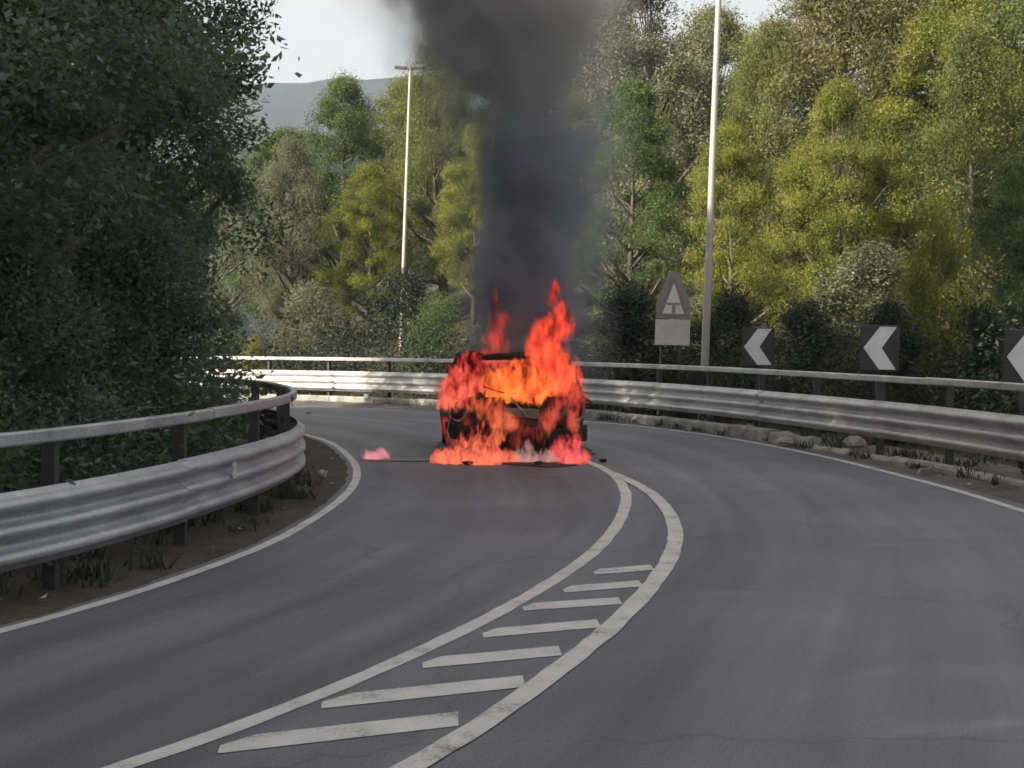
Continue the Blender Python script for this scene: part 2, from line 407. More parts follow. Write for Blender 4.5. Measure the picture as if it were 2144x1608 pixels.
def sheet_between(A, B, z, cols, name, mat, n=160, za=None, zb=None):
    a = resample(A, n=n); b = resample(B, n=n); V = []; F = []; UV = []
    s = 0.0
    for i in range(n):
        if i: s += (((a[i] + b[i]) - (a[i - 1] + b[i - 1])) / 2).length
        w = (b[i] - a[i]).length
        for k in range(cols + 1):
            t = k / cols; p = a[i].lerp(b[i], t)
            zz = z if za is None else za + (zb - za) * t
            V.append((p.x, p.y, zz)); UV.append((t * w, s))
    for i in range(n - 1):
        for k in range(cols):
            q = i * (cols + 1) + k
            F.append((q, q + 1, q + cols + 2, q + cols + 1))
    me = mesh_from(V, F)
    uv = me.uv_layers.new(name='UVMap')
    li = np.zeros(len(me.loops), dtype=np.int32); me.loops.foreach_get('vertex_index', li)
    uv.data.foreach_set('uv', np.array(UV, dtype=np.float32)[li].ravel())
    bm = bmesh.new(); bm.from_mesh(me)
    bmesh.ops.recalc_face_normals(bm, faces=bm.faces)
    if sum(f.normal.z for f in bm.faces) < 0: bmesh.ops.reverse_faces(bm, faces=bm.faces)
    bm.to_mesh(me); bm.free()
    return obj(name, me, mat)

# terrain height
_ctr = [(a + b) / 2 for a, b in zip(resample(e_in, n=80), resample(e_out, n=80))]
_ctr_np = np.array([[p.x, p.y] for p in _ctr])
_tan = np.gradient(_ctr_np, axis=0)
def terrain(x, y):
    d2 = (_ctr_np[:, 0] - x) ** 2 + (_ctr_np[:, 1] - y) ** 2
    i = int(d2.argmin()); d = math.sqrt(d2[i])
    side = _tan[i, 0] * (y - _ctr_np[i, 1]) - _tan[i, 1] * (x - _ctr_np[i, 0])     # >0: left (inside of the bend)
    if side < 0:      # outside of the bend: a bank
        t = max(0.0, d - 8.0); h = min(7.0, 0.2 * t)
        if x < 0: h *= max(0.0, 1 + x / 14)
        if y > 70: h *= max(0.0, 1 - (y - 70) / 40)
    else:
        t = max(0.0, d - 6.0); h = min(1.6, 0.1 * t)
    b = 0.25 * noise.noise(Vector((x * 0.2, y * 0.2, 0))) * min(1.0, max(0.0, d - 7) / 4)
    return -0.05 + h + b

def build_ground():
    def axis(lim):
        v = list(np.arange(-60, 60.1, 2.0)); s = 2.0; q = 60.0
        while q < lim:
            s *= 1.35; q += s; v.append(q); v.insert(0, -q)
        return v
    xs = axis(900); ys = axis(1200)
    V = [(x, y, terrain(x, y) if abs(x) < 300 and abs(y) < 300 else -0.05) for y in ys for x in xs]
    nx = len(xs)
    F = [(j * nx + i, j * nx + i + 1, (j + 1) * nx + i + 1, (j + 1) * nx + i) for j in range(len(ys) - 1) for i in range(nx - 1)]
    return tag(obj('ground', mesh_from(V, F, True), M['ground']), kind='structure')
build_ground()

road = tag(sheet_between(offset2(e_in, 0.12), offset2(e_out, -0.2), 0.0, 8, 'road', M['asphalt'], n=220), kind='structure')
verge = tag(sheet_between(offset2(b_in, 0.9), offset2(e_in, 0.1), 0, 6, 'verge', M['verge'], n=200, za=0.07, zb=-0.004), kind='structure')
gutter = tag(sheet_between(offset2(e_out, -0.19), offset2(b_out, -0.8), 0, 6, 'gutter_strip', M['gutter'], n=200, za=-0.004, zb=0.05), kind='structure')
# uneven soil on the two strips
for o, amp in ((verge, 0.035), (gutter, 0.03)):
    for v in o.data.vertices:
        d = min((Vector((v.co.x, v.co.y)) - p).length for p in (e_in if o is verge else e_out)[::4])
        v.co.z += amp * min(1, max(0, d - 0.25) / 0.4) * (0.4 + noise.noise(v.co * 1.7))

def ribbon(pts, w, z=0.004, wob=0.012, seed=0):
    V = []; F = []
    N = normals2(pts)
    for i, (p, n) in enumerate(zip(pts, N)):
        a = w / 2 + wob * noise.noise(Vector((p.x * 6, p.y * 6, seed))); b = w / 2 + wob * noise.noise(Vector((p.x * 3, p.y * 3, seed + 9)))
        q = p + n * a; r = p - n * b
        V += [(q.x, q.y, z), (r.x, r.y, z)]
    for i in range(len(pts) - 1):
        F.append((2 * i + 1, 2 * i + 3, 2 * i + 2, 2 * i))
    return mesh_from(V, F)

obj('edge_line', ribbon(e_in, 0.092, seed=1), M['paint'], road)
obj('edge_line', ribbon([p for p in e_out if p.y < 29.5], 0.1, seed=2), M['paint'], road)
obj('centre_line', ribbon([p for p in c_in if p.y < 22.5], 0.108, seed=3), M['paint'], road)
obj('centre_line', ribbon(c_out, 0.124, z=0.0075, seed=4), M['paint'], road)
BARS = [((-1.14, 5.83), (-0.30, 6.22), 0), ((-0.83, 6.54), (-0.02, 6.92), 0), ((-0.44, 7.34), (0.17, 7.61), 0), ((-0.16, 8.09), (0.41, 8.35), 0),
        ((0.06, 8.89), (0.58, 9.08), 0), ((0.32, 9.52), (0.76, 9.73), 0), ((0.55, 10.24), (0.9, 10.42), 1)]
for k, (a, b, worn) in enumerate(BARS):
    a = Vector(a); b = Vector(b) + Vector((0.07, 0.028))
    pts = [a.lerp(b, t / 8) for t in range(9)]
    # bars are cut at a slant where they run along the left line
    V = []; F = []
    for i, p in enumerate(pts):
        t = i / 8; w = 0.215 * min(1, 0.45 + t * 5) + 0.008 * noise.noise(Vector((p.x * 5, p.y * 5, k)))
        V += [(p.x, p.y + w, 0.004), (p.x + 0.01, p.y - 0.02, 0.004)]
    for i in range(8): F.append((2 * i + 1, 2 * i + 3, 2 * i + 2, 2 * i))
    obj('hatch_bar', mesh_from(V, F), M['paint_worn'] if worn else M['paint'], road)
# scorched asphalt below the car and the streak of burnt fuel beside it
def blotch(name, cx, cy, rx, ry, z, mat, seed, parent=None, rz=0.0):
    V = [(cx, cy, z)]; n = 48
    for k in range(n):
        t = 2 * math.pi * k / n
        r = 1 + 0.28 * noise.noise(Vector((math.cos(t) * 1.6, math.sin(t) * 1.6, seed))) + 0.1 * noise.noise(Vector((math.cos(t) * 6, math.sin(t) * 6, seed)))
        x = math.cos(t) * rx * r; y = math.sin(t) * ry * r
        V.append((cx + x * math.cos(rz) - y * math.sin(rz), cy + x * math.sin(rz) + y * math.cos(rz), z))
    return obj(name, mesh_from(V, [(0, k + 1, (k + 1) % n + 1) for k in range(n)]), mat, parent)
blotch('scorch_mark', 0.02, 21.6, 1.12, 2.55, 0.0115, M['soot'], 3.0, road, 0.08)
tag(blotch('fuel_spill', -1.35, 19.85, 0.62, 0.3, 0.010, M['spill'], 7.0, None, -0.04), 'dark streak of spilled fuel on the asphalt left of the burning car', 'spill')

# ------------------------------------------------------------------ crash barriers
def thrie(ztop, zbot, nwave, depth=0.075):
    """profile of a corrugated beam, as a thin closed section; offsets face the road (to -offset side)"""
    n = nwave * 8
    front = []
    for i in range(n + 1):
        t = i / n; z = zbot + (ztop - zbot) * t
        w = 0.5 - 0.5 * math.cos(2 * math.pi * nwave * t)
        w = max(0.0, min(1.0, (w - 0.5) * 1.55 + 0.5))
        front.append((w * depth, z))
    return front

def barrier(name, line, side, ztop_rail, beam_top, beam_bot, nwave, s0, s1, mat, label, groups=None, step=4.0, dent=None, joint_reflect=()):
    """side: +1 when the road lies to the left of the travel direction, -1 to the right"""
    root = empty(name, (0, 0, 0))
    tag(root, label, 'crash barrier')
    prof = thrie(beam_top, beam_bot, nwave)
    s = s0; k = 0
    while s < s1 - 0.5:
        e = min(s + step, s1)
        seg = sub(line, s, e + 0.16, 0.2)
        lap = 0.006 * (k % 2)
        jit = 0.012 * noise.noise(Vector((s * 0.37, 3.1, 0)))
        pr = [(side * (0.06 + o + lap), z + jit) for o, z in prof]
        back = [(side * (0.06 + o + lap - 0.006), z + jit) for o, z in prof][::-1]
        me = sweep(seg, pr + back, True)
        if dent and dent[0] < s + step / 2 < dent[1]:
            for v in me.vertices:
                v.co += Vector((noise.noise(v.co * 2.1), noise.noise(v.co * 2.1 + Vector((5, 0, 0))), 0.7 * noise.noise(v.co * 2.6 + Vector((0, 7, 0))))) * 0.075
        o = obj('beam_panel', me, mat, root)
        o.data.polygons.foreach_set('use_smooth', [True] * len(o.data.polygons))
        for bz in (0.25, 0.75):     # splice bolts
            pass
        s = e; k += 1
    # square top rail with rounded edges, in lengths
    s = s0 - 1.2; k = 0
    hw, hh = 0.035, 0.042
    while s < s1 - 0.3:
        e = min(s + step * 1.5, s1)
        seg = sub(line, max(s, 0), e - 0.012, 0.2)
        zz = ztop_rail - hh + 0.012 * noise.noise(Vector((s * 0.7, 9.0, 0)))
        sect = [(-hw, -hh + .012), (-hw + .012, -hh), (hw - .012, -hh), (hw, -hh + .012), (hw, hh - .012), (hw - .012, hh), (-hw + .012, hh), (-hw, hh - .012)]
        obj('top_rail', sweep(seg, [(side * 0.02 + a, zz + b) for a, b in sect], True), mat, root)
        s = e; k += 1
    # posts
    L = plen(line); n = int((s1 - s0) / 2.0)
    pm = MB().box((0, 0, 0.5 * (ztop_rail - 0.09)), (0.06, 0.09, ztop_rail - 0.09 + 0.1)).mesh('post')
    pm.materials.append(M['post'])
    bl = MB().box((0, 0, 0), (0.06, 0.04, beam_top - beam_bot - 0.06)).mesh('spacer'); bl.materials.append(M['post'])
    for i in range(n):
        q = sub(line, s0 + 0.3 + i * 2.0, s0 + 0.5 + i * 2.0, 0.2)
        t = (q[1] - q[0]).normalized(); a = math.atan2(t.y, t.x)
        nrm = Vector((-t.y, t.x)) * side
        p = q[0] - nrm * 0.045
        po = obj('post', pm, None, root, (p.x, p.y, 0), (0.01 * math.sin(i * 2.3), 0.012 * math.cos(i * 1.7), a))
        b = q[0] + nrm * 0.03
        obj('spacer', bl, None, root, (b.x, b.y, (beam_top + beam_bot) / 2), (0, 0, a))
    return root

L_in = plen(b_in); L_out = plen(b_out)
inner = barrier('crash_barrier', b_in, -1, 1.045, 0.70, 0.24, 3, 3.0, L_in - 6, M['galv'], 'shaded grey crash barrier curving round the inside of the bend on the left')
outer = barrier('crash_barrier', b_out, 1, 1.10, 0.77, 0.29, 3, 4.0, L_out - 4, M['galv_old'], 'long weathered crash barrier sweeping round the outside of the bend behind the car', dent=(32.0, 33.6))
# small reflectors on the barriers
def along(line, target):
    best = min(range(len(line)), key=lambda i: (line[i] - Vector(target)).length)
    t = (line[min(best + 1, len(line) - 1)] - line[max(best - 1, 0)]).normalized()
    return line[best], t
p, t = along(b_in, (-2.36, 12.1)); nrm = Vector((t.y, -t.x))
q = p + nrm * 0.15
MB().box((0, 0, 0), (0.09, 0.012, 0.13), bev=0.003).build('reflector', M['galv_old'], inner, (q.x, q.y, 0.54), (0, 0, math.atan2(t.y, t.x)))
p, t = along(b_out, (-3.3, 36.4)); nrm = Vector((-t.y, t.x)); q = p + nrm * 0.22
MB().box((0, 0, 0), (0.13, 0.04, 0.1), bev=0.004).build('reflector', M['reflector'], outer, (q.x, q.y, 0.2), (0, 0, math.atan2(t.y, t.x)))

# low concrete kerb under the outer barrier, in separate stones, broken towards the near end
kerb = tag(empty('kerb'), kind='structure')
kl = offset2(b_out, 0.10)
rnd = random.Random(4)
s = 6.0; i = 0
while s < plen(kl) - 6:
    ln = 1.5
    seg = sub(kl, s, s + ln - 0.02, 0.25)
    mid = seg[len(seg) // 2]
    h = 0.17 + rnd.uniform(-0.012, 0.012)
    broken = 19.0 < mid.y < 23.4
    if mid.y < 19: h = 0.09
    if broken: h = rnd.choice((0.07, 0.16, 0.05))
    dz = rnd.uniform(-0.008, 0.008)
    me = sweep(seg, [(-0.09, -0.03), (0.09, -0.03), (0.085, h - 0.03 + dz), (0.06, h + dz), (-0.09, h + dz)], True)
    if broken:
        for v in me.vertices: v.co += Vector((noise.noise(v.co * 4), noise.noise(v.co * 4 + Vector((3, 0, 0))), noise.noise(v.co * 5 + Vector((0, 3, 0))))) * 0.05
    obj('kerb_stone', me, M['concrete'], kerb)
    s += ln; i += 1

def stone(seed, size):
    bm = bmesh.new(); bmesh.ops.create_icosphere(bm, subdivisions=2, radius=1)
    for v in bm.verts:
        k = 1 + 0.45 * noise.noise(v.co * 1.3 + Vector((seed * 3.1, 0, 0))) + 0.15 * noise.noise(v.co * 3.5 + Vector((0, seed, 0)))
        v.co = Vector((v.co.x * size[0], v.co.y * size[1], v.co.z * size[2])) * k
    me = bpy.data.meshes.new('lump'); bm.to_mesh(me); bm.free()
    return me
RUB = [((3.72, 24.1, 0.13), (0.16, 0.11, 0.09), 'pale broken concrete lump lying below the barrier, nearest the lamp post'),
       ((4.58, 20.35, 0.2), (0.14, 0.1, 0.08), 'pale concrete lump wedged under the dented barrier panel below the middle chevron'),
       ((4.12, 22.3, 0.08), (0.3, 0.1, 0.06), 'long flat slab of broken concrete lying along the outer gutter')]
for k, (p, sz, lab) in enumerate(RUB):
    tag(obj('concrete_lump', stone(k + 1, sz), M['rubble'], None, p), lab, 'rubble', 'broken concrete along the outer barrier')
tw = MB().tube([(4.62, 17.35, 0.05), (4.72, 17.6, 0.07), (4.86, 17.75, 0.065), (4.98, 18.05, 0.09)], [0.012, 0.011, 0.009, 0.005], 6).build('fallen_stick', M['twig'])
tag(tw, 'thin pale stick lying on the dirt outside the right edge line', 'stick')
tag(obj('small_stone', stone(9, (0.06, 0.05, 0.05)), M['rubble'], None, (-2.15, 17.3, 0.05)), 'small pale stone at the foot of the inner barrier where it turns away', 'stone')
# leaf litter on the verge and gutter
def litter(name, line, d0, d1, z0, n, seed, label):
    rg = np.random.default_rng(seed); V = []; F = []
    idx = [i for i, p in enumerate(line) if -1 < p.y < 36 and p.x > -10]
    N = normals2(line)
    for k in range(n):
        i = int(rg.choice(idx)); p = line[i] + N[i] * (d0 + (d1 - d0) * rg.random() ** 1.3)
        a = rg.random() * 6.28; s = 0.012 + 0.025 * rg.random(); z = z0 + 0.05 * rg.random()
        c, q = math.cos(a) * s, math.sin(a) * s; b = len(V)
        V += [(p.x - c, p.y - q, z), (p.x + q * .5, p.y - c * .5, z + s * .5 * rg.random()), (p.x + c, p.y + q, z + s * rg.random()), (p.x - q * .5, p.y + c * .5, z)]
        F.append((b, b + 1, b + 2, b + 3))
    o = obj(name, mesh_from(V, F), M['twig']); tag(o, label, 'leaves', kind='stuff')
litter('leaf_litter', e_in, 0.15, 0.9, 0.02, 130, 1, 'fallen dry leaves scattered over the inner verge')
litter('leaf_litter', e_out, -0.2, -1.2, 0.03, 350, 2, 'fallen dry leaves scattered in the outer gutter')

# grass along the barriers
def grass(name, line, d0, d1, n, seed, mat, label, hmax, zfun):
    rg = np.random.default_rng(seed)
    idx = [i for i, p in enumerate(line) if 2 < p.y < 36 and p.x > -10]; N = normals2(line); V = []; F = []
    tufts = [(int(rg.choice(idx)), d0 + (d1 - d0) * rg.random(), 0.4 + 0.6 * rg.random()) for _ in range(n // 26)]
    for i, d, k in tufts:
        c = line[i] + N[i] * d
        for _ in range(26):
            p = c + Vector(rg.normal(size=2) * 0.07); a = rg.random() * 6.28; h = hmax * k * (0.4 + 0.6 * rg.random()); w = 0.006 + 0.005 * rg.random()
            q = Vector((math.cos(a), math.sin(a))); l = rg.normal(size=2) * 0.45 * h; b = len(V); z = zfun(p)
            V += [(p.x - q.x * w, p.y - q.y * w, z), (p.x + q.x * w, p.y + q.y * w, z), (p.x + l[0] * .5 + q.x * w * .6, p.y + l[1] * .5 + q.y * w * .6, z + h * .65), (p.x + l[0] * .5 - q.x * w * .6, p.y + l[1] * .5 - q.y * w * .6, z + h * .65), (p.x + l[0], p.y + l[1], z + h)]
            F += [(b, b + 1, b + 2, b + 3), (b + 3, b + 2, b + 4)]
    o = obj(name, mesh_from(V, F), mat); at = o.data.attributes.new('leaf_tone', 'FLOAT', 'FACE'); at.data.foreach_set('value', rg.random(len(F)).astype(np.float32))
    tag(o, label, 'grass', kind='stuff')
grass('grass', b_in, -0.2, 0.7, 6000, 31, LEAF['deep_shade'], 'rough grass tufts at the foot of the inner barrier', 0.22, lambda p: 0.02)
grass('grass', b_out, 0.35, -0.7, 5000, 32, LEAF['deep_shade'], 'dark grass tufts along the outer barrier and kerb', 0.2, lambda p: 0.02)

# ------------------------------------------------------------------ signs and lamp posts
def chevron_sign(loc, size, lean, label, rz=0.0):
    root = empty('chevron_sign', (loc[0], loc[1], 0), rz)
    tag(root, label, 'road sign', 'chevron boards on the bend')
    z = loc[2]; h = size / 2
    MB().box((0, 0, z), (size * 1.02, 0.03, size * 1.2), bev=0.012).build('board', M['black_board'], root, None, (0, lean, 0))
    w = size * 0.44; a = size * 0.56; b = size * 0.42
    poly = [(-w, z), (-w + b, z + a), (-w + b + w * 1.0, z + a), (-w + w * 1.0 + 0.02, z), (-w + b + w * 1.0, z - a), (-w + b, z - a)]
    MB().prism(poly, -0.0185, -0.0152).build('chevron', M['white_sheet'], root, None, (0, lean, 0))
    MB().tube([(0, 0.05, -0.1), (0, 0.05, z + size * 0.5)], 0.032, 10).build('post', M['post'], root)
    for dz in (-0.22, 0.22):
        MB().box((0, 0.0265, z + dz), (0.2, 0.022, 0.04)).build('bracket', M['post'], root)
chevron_sign(((1587 - 1072) / 125, 3200 / 125, 1.43), 0.54, 0.0, 'chevron board nearest the lamp post, white arrow pointing left')
chevron_sign(((1838 - 1072) / 148, 3200 / 148, 1.44), 0.54, 0.02, 'middle chevron board above the dented barrier, white arrow pointing left')
chevron_sign(((2142 - 1072) / 178, 3200 / 178, 1.36), 0.54, 0.03, 'largest and rightmost chevron board, cut off by the picture edge')

def warning_sign():
    S = 112
    root = empty('warning_sign', ((1402 - 1072) / S, 3200 / S, 0), 0.0)
    tag(root, 'grey triangular warning sign above a blank pale plate, beside the lamp post', 'road sign')
    lean = 0.03
    hw = 0.32
    MB().prism([(-hw, 1.94), (hw, 1.94), (hw, 2.22), (0.10, 2.78), (0.0, 2.83), (-0.10, 2.78), (-hw, 2.22)], -0.012, 0.012).build('backing_board', M['board_back'], root, None, (0, lean, 0))
    MB().prism([(-0.30, 1.98), (0.30, 1.98), (0.035, 2.68), (-0.035, 2.68)], -0.0185, -0.0135).build('triangle', M['red_sheet'], root, None, (0, lean, 0))
    MB().prism([(-0.2, 2.03), (0.2, 2.03), (0.012, 2.58), (-0.012, 2.58)], -0.024, -0.0195).build('triangle_panel', M['white_sheet'], root, None, (0, lean, 0))
    b = MB()
    b.prism([(-0.13, 2.19), (0.13, 2.19), (0.135, 2.235), (-0.135, 2.235)], -0.0275, -0.025)
    b.prism([(-0.035, 2.04), (0.05, 2.04), (0.03, 2.19), (-0.02, 2.19)], -0.0275, -0.025)
    b.build('symbol', M['board_back'], root, None, (0, lean, 0))
    MB().box((0, -0.002, 1.69), (0.65, 0.024, 0.46), bev=0.008).build('plate', M['plate_sheet'], root, None, (0, lean, 0))
    MB().box((0, -0.012, 1.452), (0.67, 0.03, 0.012)).build('plate_edge', M['white_sheet'], root, None, (0, lean, 0))
    for s in (-0.18, 0.18):
        MB().tube([(s, 0.05, -0.1), (s + 0.04, 0.05, 2.45)], 0.03, 10).build('post', M['post'], root)
warning_sign()

def lamp_post(x, y, h, lean, label, arms):
    root = empty('lamp_post', (x, y, -0.05))
    tag(root, label, 'lamp post', 'lamp posts behind the outer barrier')
    n = 14
    pts = [(lean * h * t / n, 0, h * t / n) for t in range(n + 1)]
    MB().tube(pts, [0.082 - 0.038 * t / n for t in range(n + 1)], 14).build('pole', M['pole'], root)
    MB().box((0, 0, 0.06), (0.34, 0.34, 0.03), bev=0.005).build('base_plate', M['pole'], root)
    top = Vector((lean * h, 0, h))
    for sx, ln in arms:
        hd = MB().tube([top + Vector((-0.05 * sx, 0, -0.02)), top + Vector((ln * 0.4 * sx, 0, 0.05)), top + Vector((ln * 0.55 * sx, 0, 0.04))], 0.03, 8).build('arm', M['pole'], root)
        lh = MB().box((0, 0, 0), (0.42, 0.2, 0.09), bev=0.03).build('lamp_head', M['lamp'], root, top + Vector((sx * (ln * 0.55 + 0.22), 0, 0.05)), (0, -0.06 * sx, 0))
        MB().box((0, 0, -0.05), (0.3, 0.15, 0.02), bev=0.004).build('lens', M['lens'], lh)
lamp_post(3.62, 29.0, 10.6, 0.034, 'tall pale lamp post beside the warning sign, its top above the picture', ((-1, 0.8), (1, 0.8)))
lamp_post(-3.68, 50.0, 10.35, 0.036, 'slim pale lamp post left of the smoke with small lamps on top', ((-1, 0.16), (1, 0.0)))

# ------------------------------------------------------------------ trees
def leaf_mesh(P, Nn, size, aspect, tone, droop=0.0, seed=0):
    """one folded rhombic leaf at each point"""
    rg = np.random.default_rng(seed); n = len(P)
    a = rg.normal(size=(n, 3)); a[:, 2] *= 0.55; a[:, 2] -= droop
    a /= np.linalg.norm(a, axis=1)[:, None]
    b = np.cross(a, Nn + 0.75 * rg.normal(size=(n, 3))); b /= np.maximum(1e-6, np.linalg.norm(b, axis=1))[:, None]
    c = np.cross(a, b)
    s = (size * (0.6 + 0.8 * rg.random(n)))[:, None]
    v0 = P - a * s * 0.5; v2 = P + a * s * 0.5
    v1 = P + b * s * aspect * 0.5 + c * s * 0.09 - a * s * 0.06; v3 = P - b * s * aspect * 0.5 + c * s * 0.09 - a * s * 0.06
    V = np.stack([v0, v1, v2, v3], axis=1).reshape(-1, 3).astype(np.float32)
    me = bpy.data.meshes.new('leaves')
    me.vertices.add(4 * n); me.vertices.foreach_set('co', V.ravel())
    me.loops.add(4 * n); me.loops.foreach_set('vertex_index', np.arange(4 * n, dtype=np.int32))
    me.polygons.add(n); me.polygons.foreach_set('loop_start', np.arange(0, 4 * n, 4, dtype=np.int32))
    me.update(calc_edges=True)
    at = me.attributes.new('leaf_tone', 'FLOAT', 'FACE'); at.data.foreach_set('value', tone.astype(np.float32))
    return me

def make_tree(seed, h, rad, base, nclu, nleaf, size, aspect=0.5, droop=0.0, squash=0.62, top=1.0):
    """returns (trunk mesh, crown mesh); h height, rad crown radius, base height of the lowest foliage"""
    rd = random.Random(seed); rg = np.random.default_rng(seed)
    mb = MB()
    # trunk
    th = h * 0.72; r0 = 0.022 * h
    tp = [Vector((0, 0, -0.2))]
    bx = rd.uniform(-.5, .5); by = rd.uniform(-.5, .5)
    for i in range(1, 8):
        t = i / 7
        tp.append(Vector((bx * math.sin(t * 2.1) + rd.uniform(-.08, .08), by * math.sin(t * 1.7) + rd.uniform(-.08, .08), th * t)))
    mb.tube(tp, [r0 * (1.25 if i == 0 else 1 - 0.82 * i / 7) for i in range(8)], 8)
    # cluster centres through an uneven crown volume
    C = []; RR = []
    lobes = [(rd.uniform(0, 6.28), rd.uniform(0.55, 1.2)) for _ in range(6)]
    for k in range(nclu):
        t = rd.random() ** 0.85
        z = base + (h - base) * t
        prof = math.sin(math.pi * min(1, 0.16 + 0.84 * t) ** top) ** 0.65
        ang = rd.uniform(0, 6.28)
        lob = 0.62 + 0.38 * max(math.cos(ang - a) * w for a, w in lobes)
        rr = rad * prof * lob * math.sqrt(rd.uniform(0.12, 1.0))
        C.append(Vector((math.cos(ang) * rr + bx * 0.7, math.sin(ang) * rr + by * 0.7, z)))
        RR.append(rd.uniform(0.3, 0.78) * (0.6 + 0.17 * rad))
    # limbs to about a third of the clusters
    for k in range(0, nclu, 3):
        c = C[k]
        t = max(0.18, min(0.95, (c.z - 0.22 * rad - c.to_2d().length * 0.35) / th))
        i = min(6, int(t * 7)); f = t * 7 - i
        s0 = tp[i].lerp(tp[i + 1], f)
        m1 = s0.lerp(c, 0.45) + Vector((rd.uniform(-.15, .15), rd.uniform(-.15, .15), rd.uniform(-.25, .05)))
        m2 = s0.lerp(c, 0.8) + Vector((rd.uniform(-.1, .1), rd.uniform(-.1, .1), 0))
        r1 = r0 * (1 - 0.8 * t) * 0.55
        mb.tube([s0, m1, m2, c], [r1, r1 * 0.7, r1 * 0.4, 0.008], 5, cap=False)
    trunk = mb.mesh('trunk')
    per = nleaf // nclu
    Ps = []; Ns = []; Ts = []
    for c, r in zip(C, RR):
        d = rg.normal(size=(per, 3)); d /= np.linalg.norm(d, axis=1)[:, None]
        q = rg.random(per) ** 0.45
        p = d * (q * r)[:, None]; p[:, 2] *= squash
        p += 0.14 * r * rg.normal(size=(per, 3))
        Ps.append(p + np.array(c)); nn = d.copy(); nn[:, 2] += 0.7; Ns.append(nn)
        Ts.append(np.clip(0.5 + 0.16 * rg.normal() + 0.2 * rg.normal(size=per), 0, 1))
    crown = leaf_mesh(np.concatenate(Ps), np.concatenate(Ns), size, aspect, np.concatenate(Ts), droop, seed)
    return trunk, crown

PROTO = {
    'broad':   make_tree(11, 10.0, 3.3, 1.6, 150, 90000, 0.088, 0.5),
    'broad2':  make_tree(12, 10.0, 3.0, 1.2, 140, 84000, 0.084, 0.46),
    'tall':    make_tree(13, 10.0, 2.4, 1.8, 120, 60000, 0.095, 0.4, droop=0.5, squash=0.9, top=0.8),
    'feather': make_tree(14, 10.0, 2.7, 1.4, 150, 70000, 0.12, 0.2, droop=0.9, squash=1.0, top=0.9),
    'loose':   make_tree(15, 10.0, 2.9, 2.6, 80, 30000, 0.095, 0.42),
    'shrub':   make_tree(16, 3.0, 1.25, 0.1, 40, 20000, 0.062, 0.48, squash=0.9, top=0.75),
    'shrub2':  make_tree(17, 3.0, 1.0, 0.05, 36, 16000, 0.085, 0.22, droop=0.7, squash=1.1, top=0.8),
}
for t_, c_ in PROTO.values():
    t_.materials.append(M['bark']); c_.materials.append(LEAF['green'])

def tree(kind, leaf, x, y, h, w, rz, label, group, name='tree', cat='tree', pale=False):
    tm, cm = PROTO[kind]; base_h = 3.0 if kind.startswith('shrub') else 10.0
    sz = h / base_h
    root = empty(name, (x, y, terrain(x, y) - 0.02), rz)
    root.scale = (sz * w, sz * w, sz)
    tag(root, label, cat, group)
    a = obj('trunk' if not kind.startswith('shrub') else 'stem', tm, None, root)
    b = obj('crown' if not kind.startswith('shrub') else 'foliage', cm, None, root)
    b.material_slots[0].link = 'OBJECT'; b.material_slots[0].material = LEAF[leaf]
    if pale:
        a.material_slots[0].link = 'OBJECT'; a.material_slots[0].material = M['bark_pale']
    return root

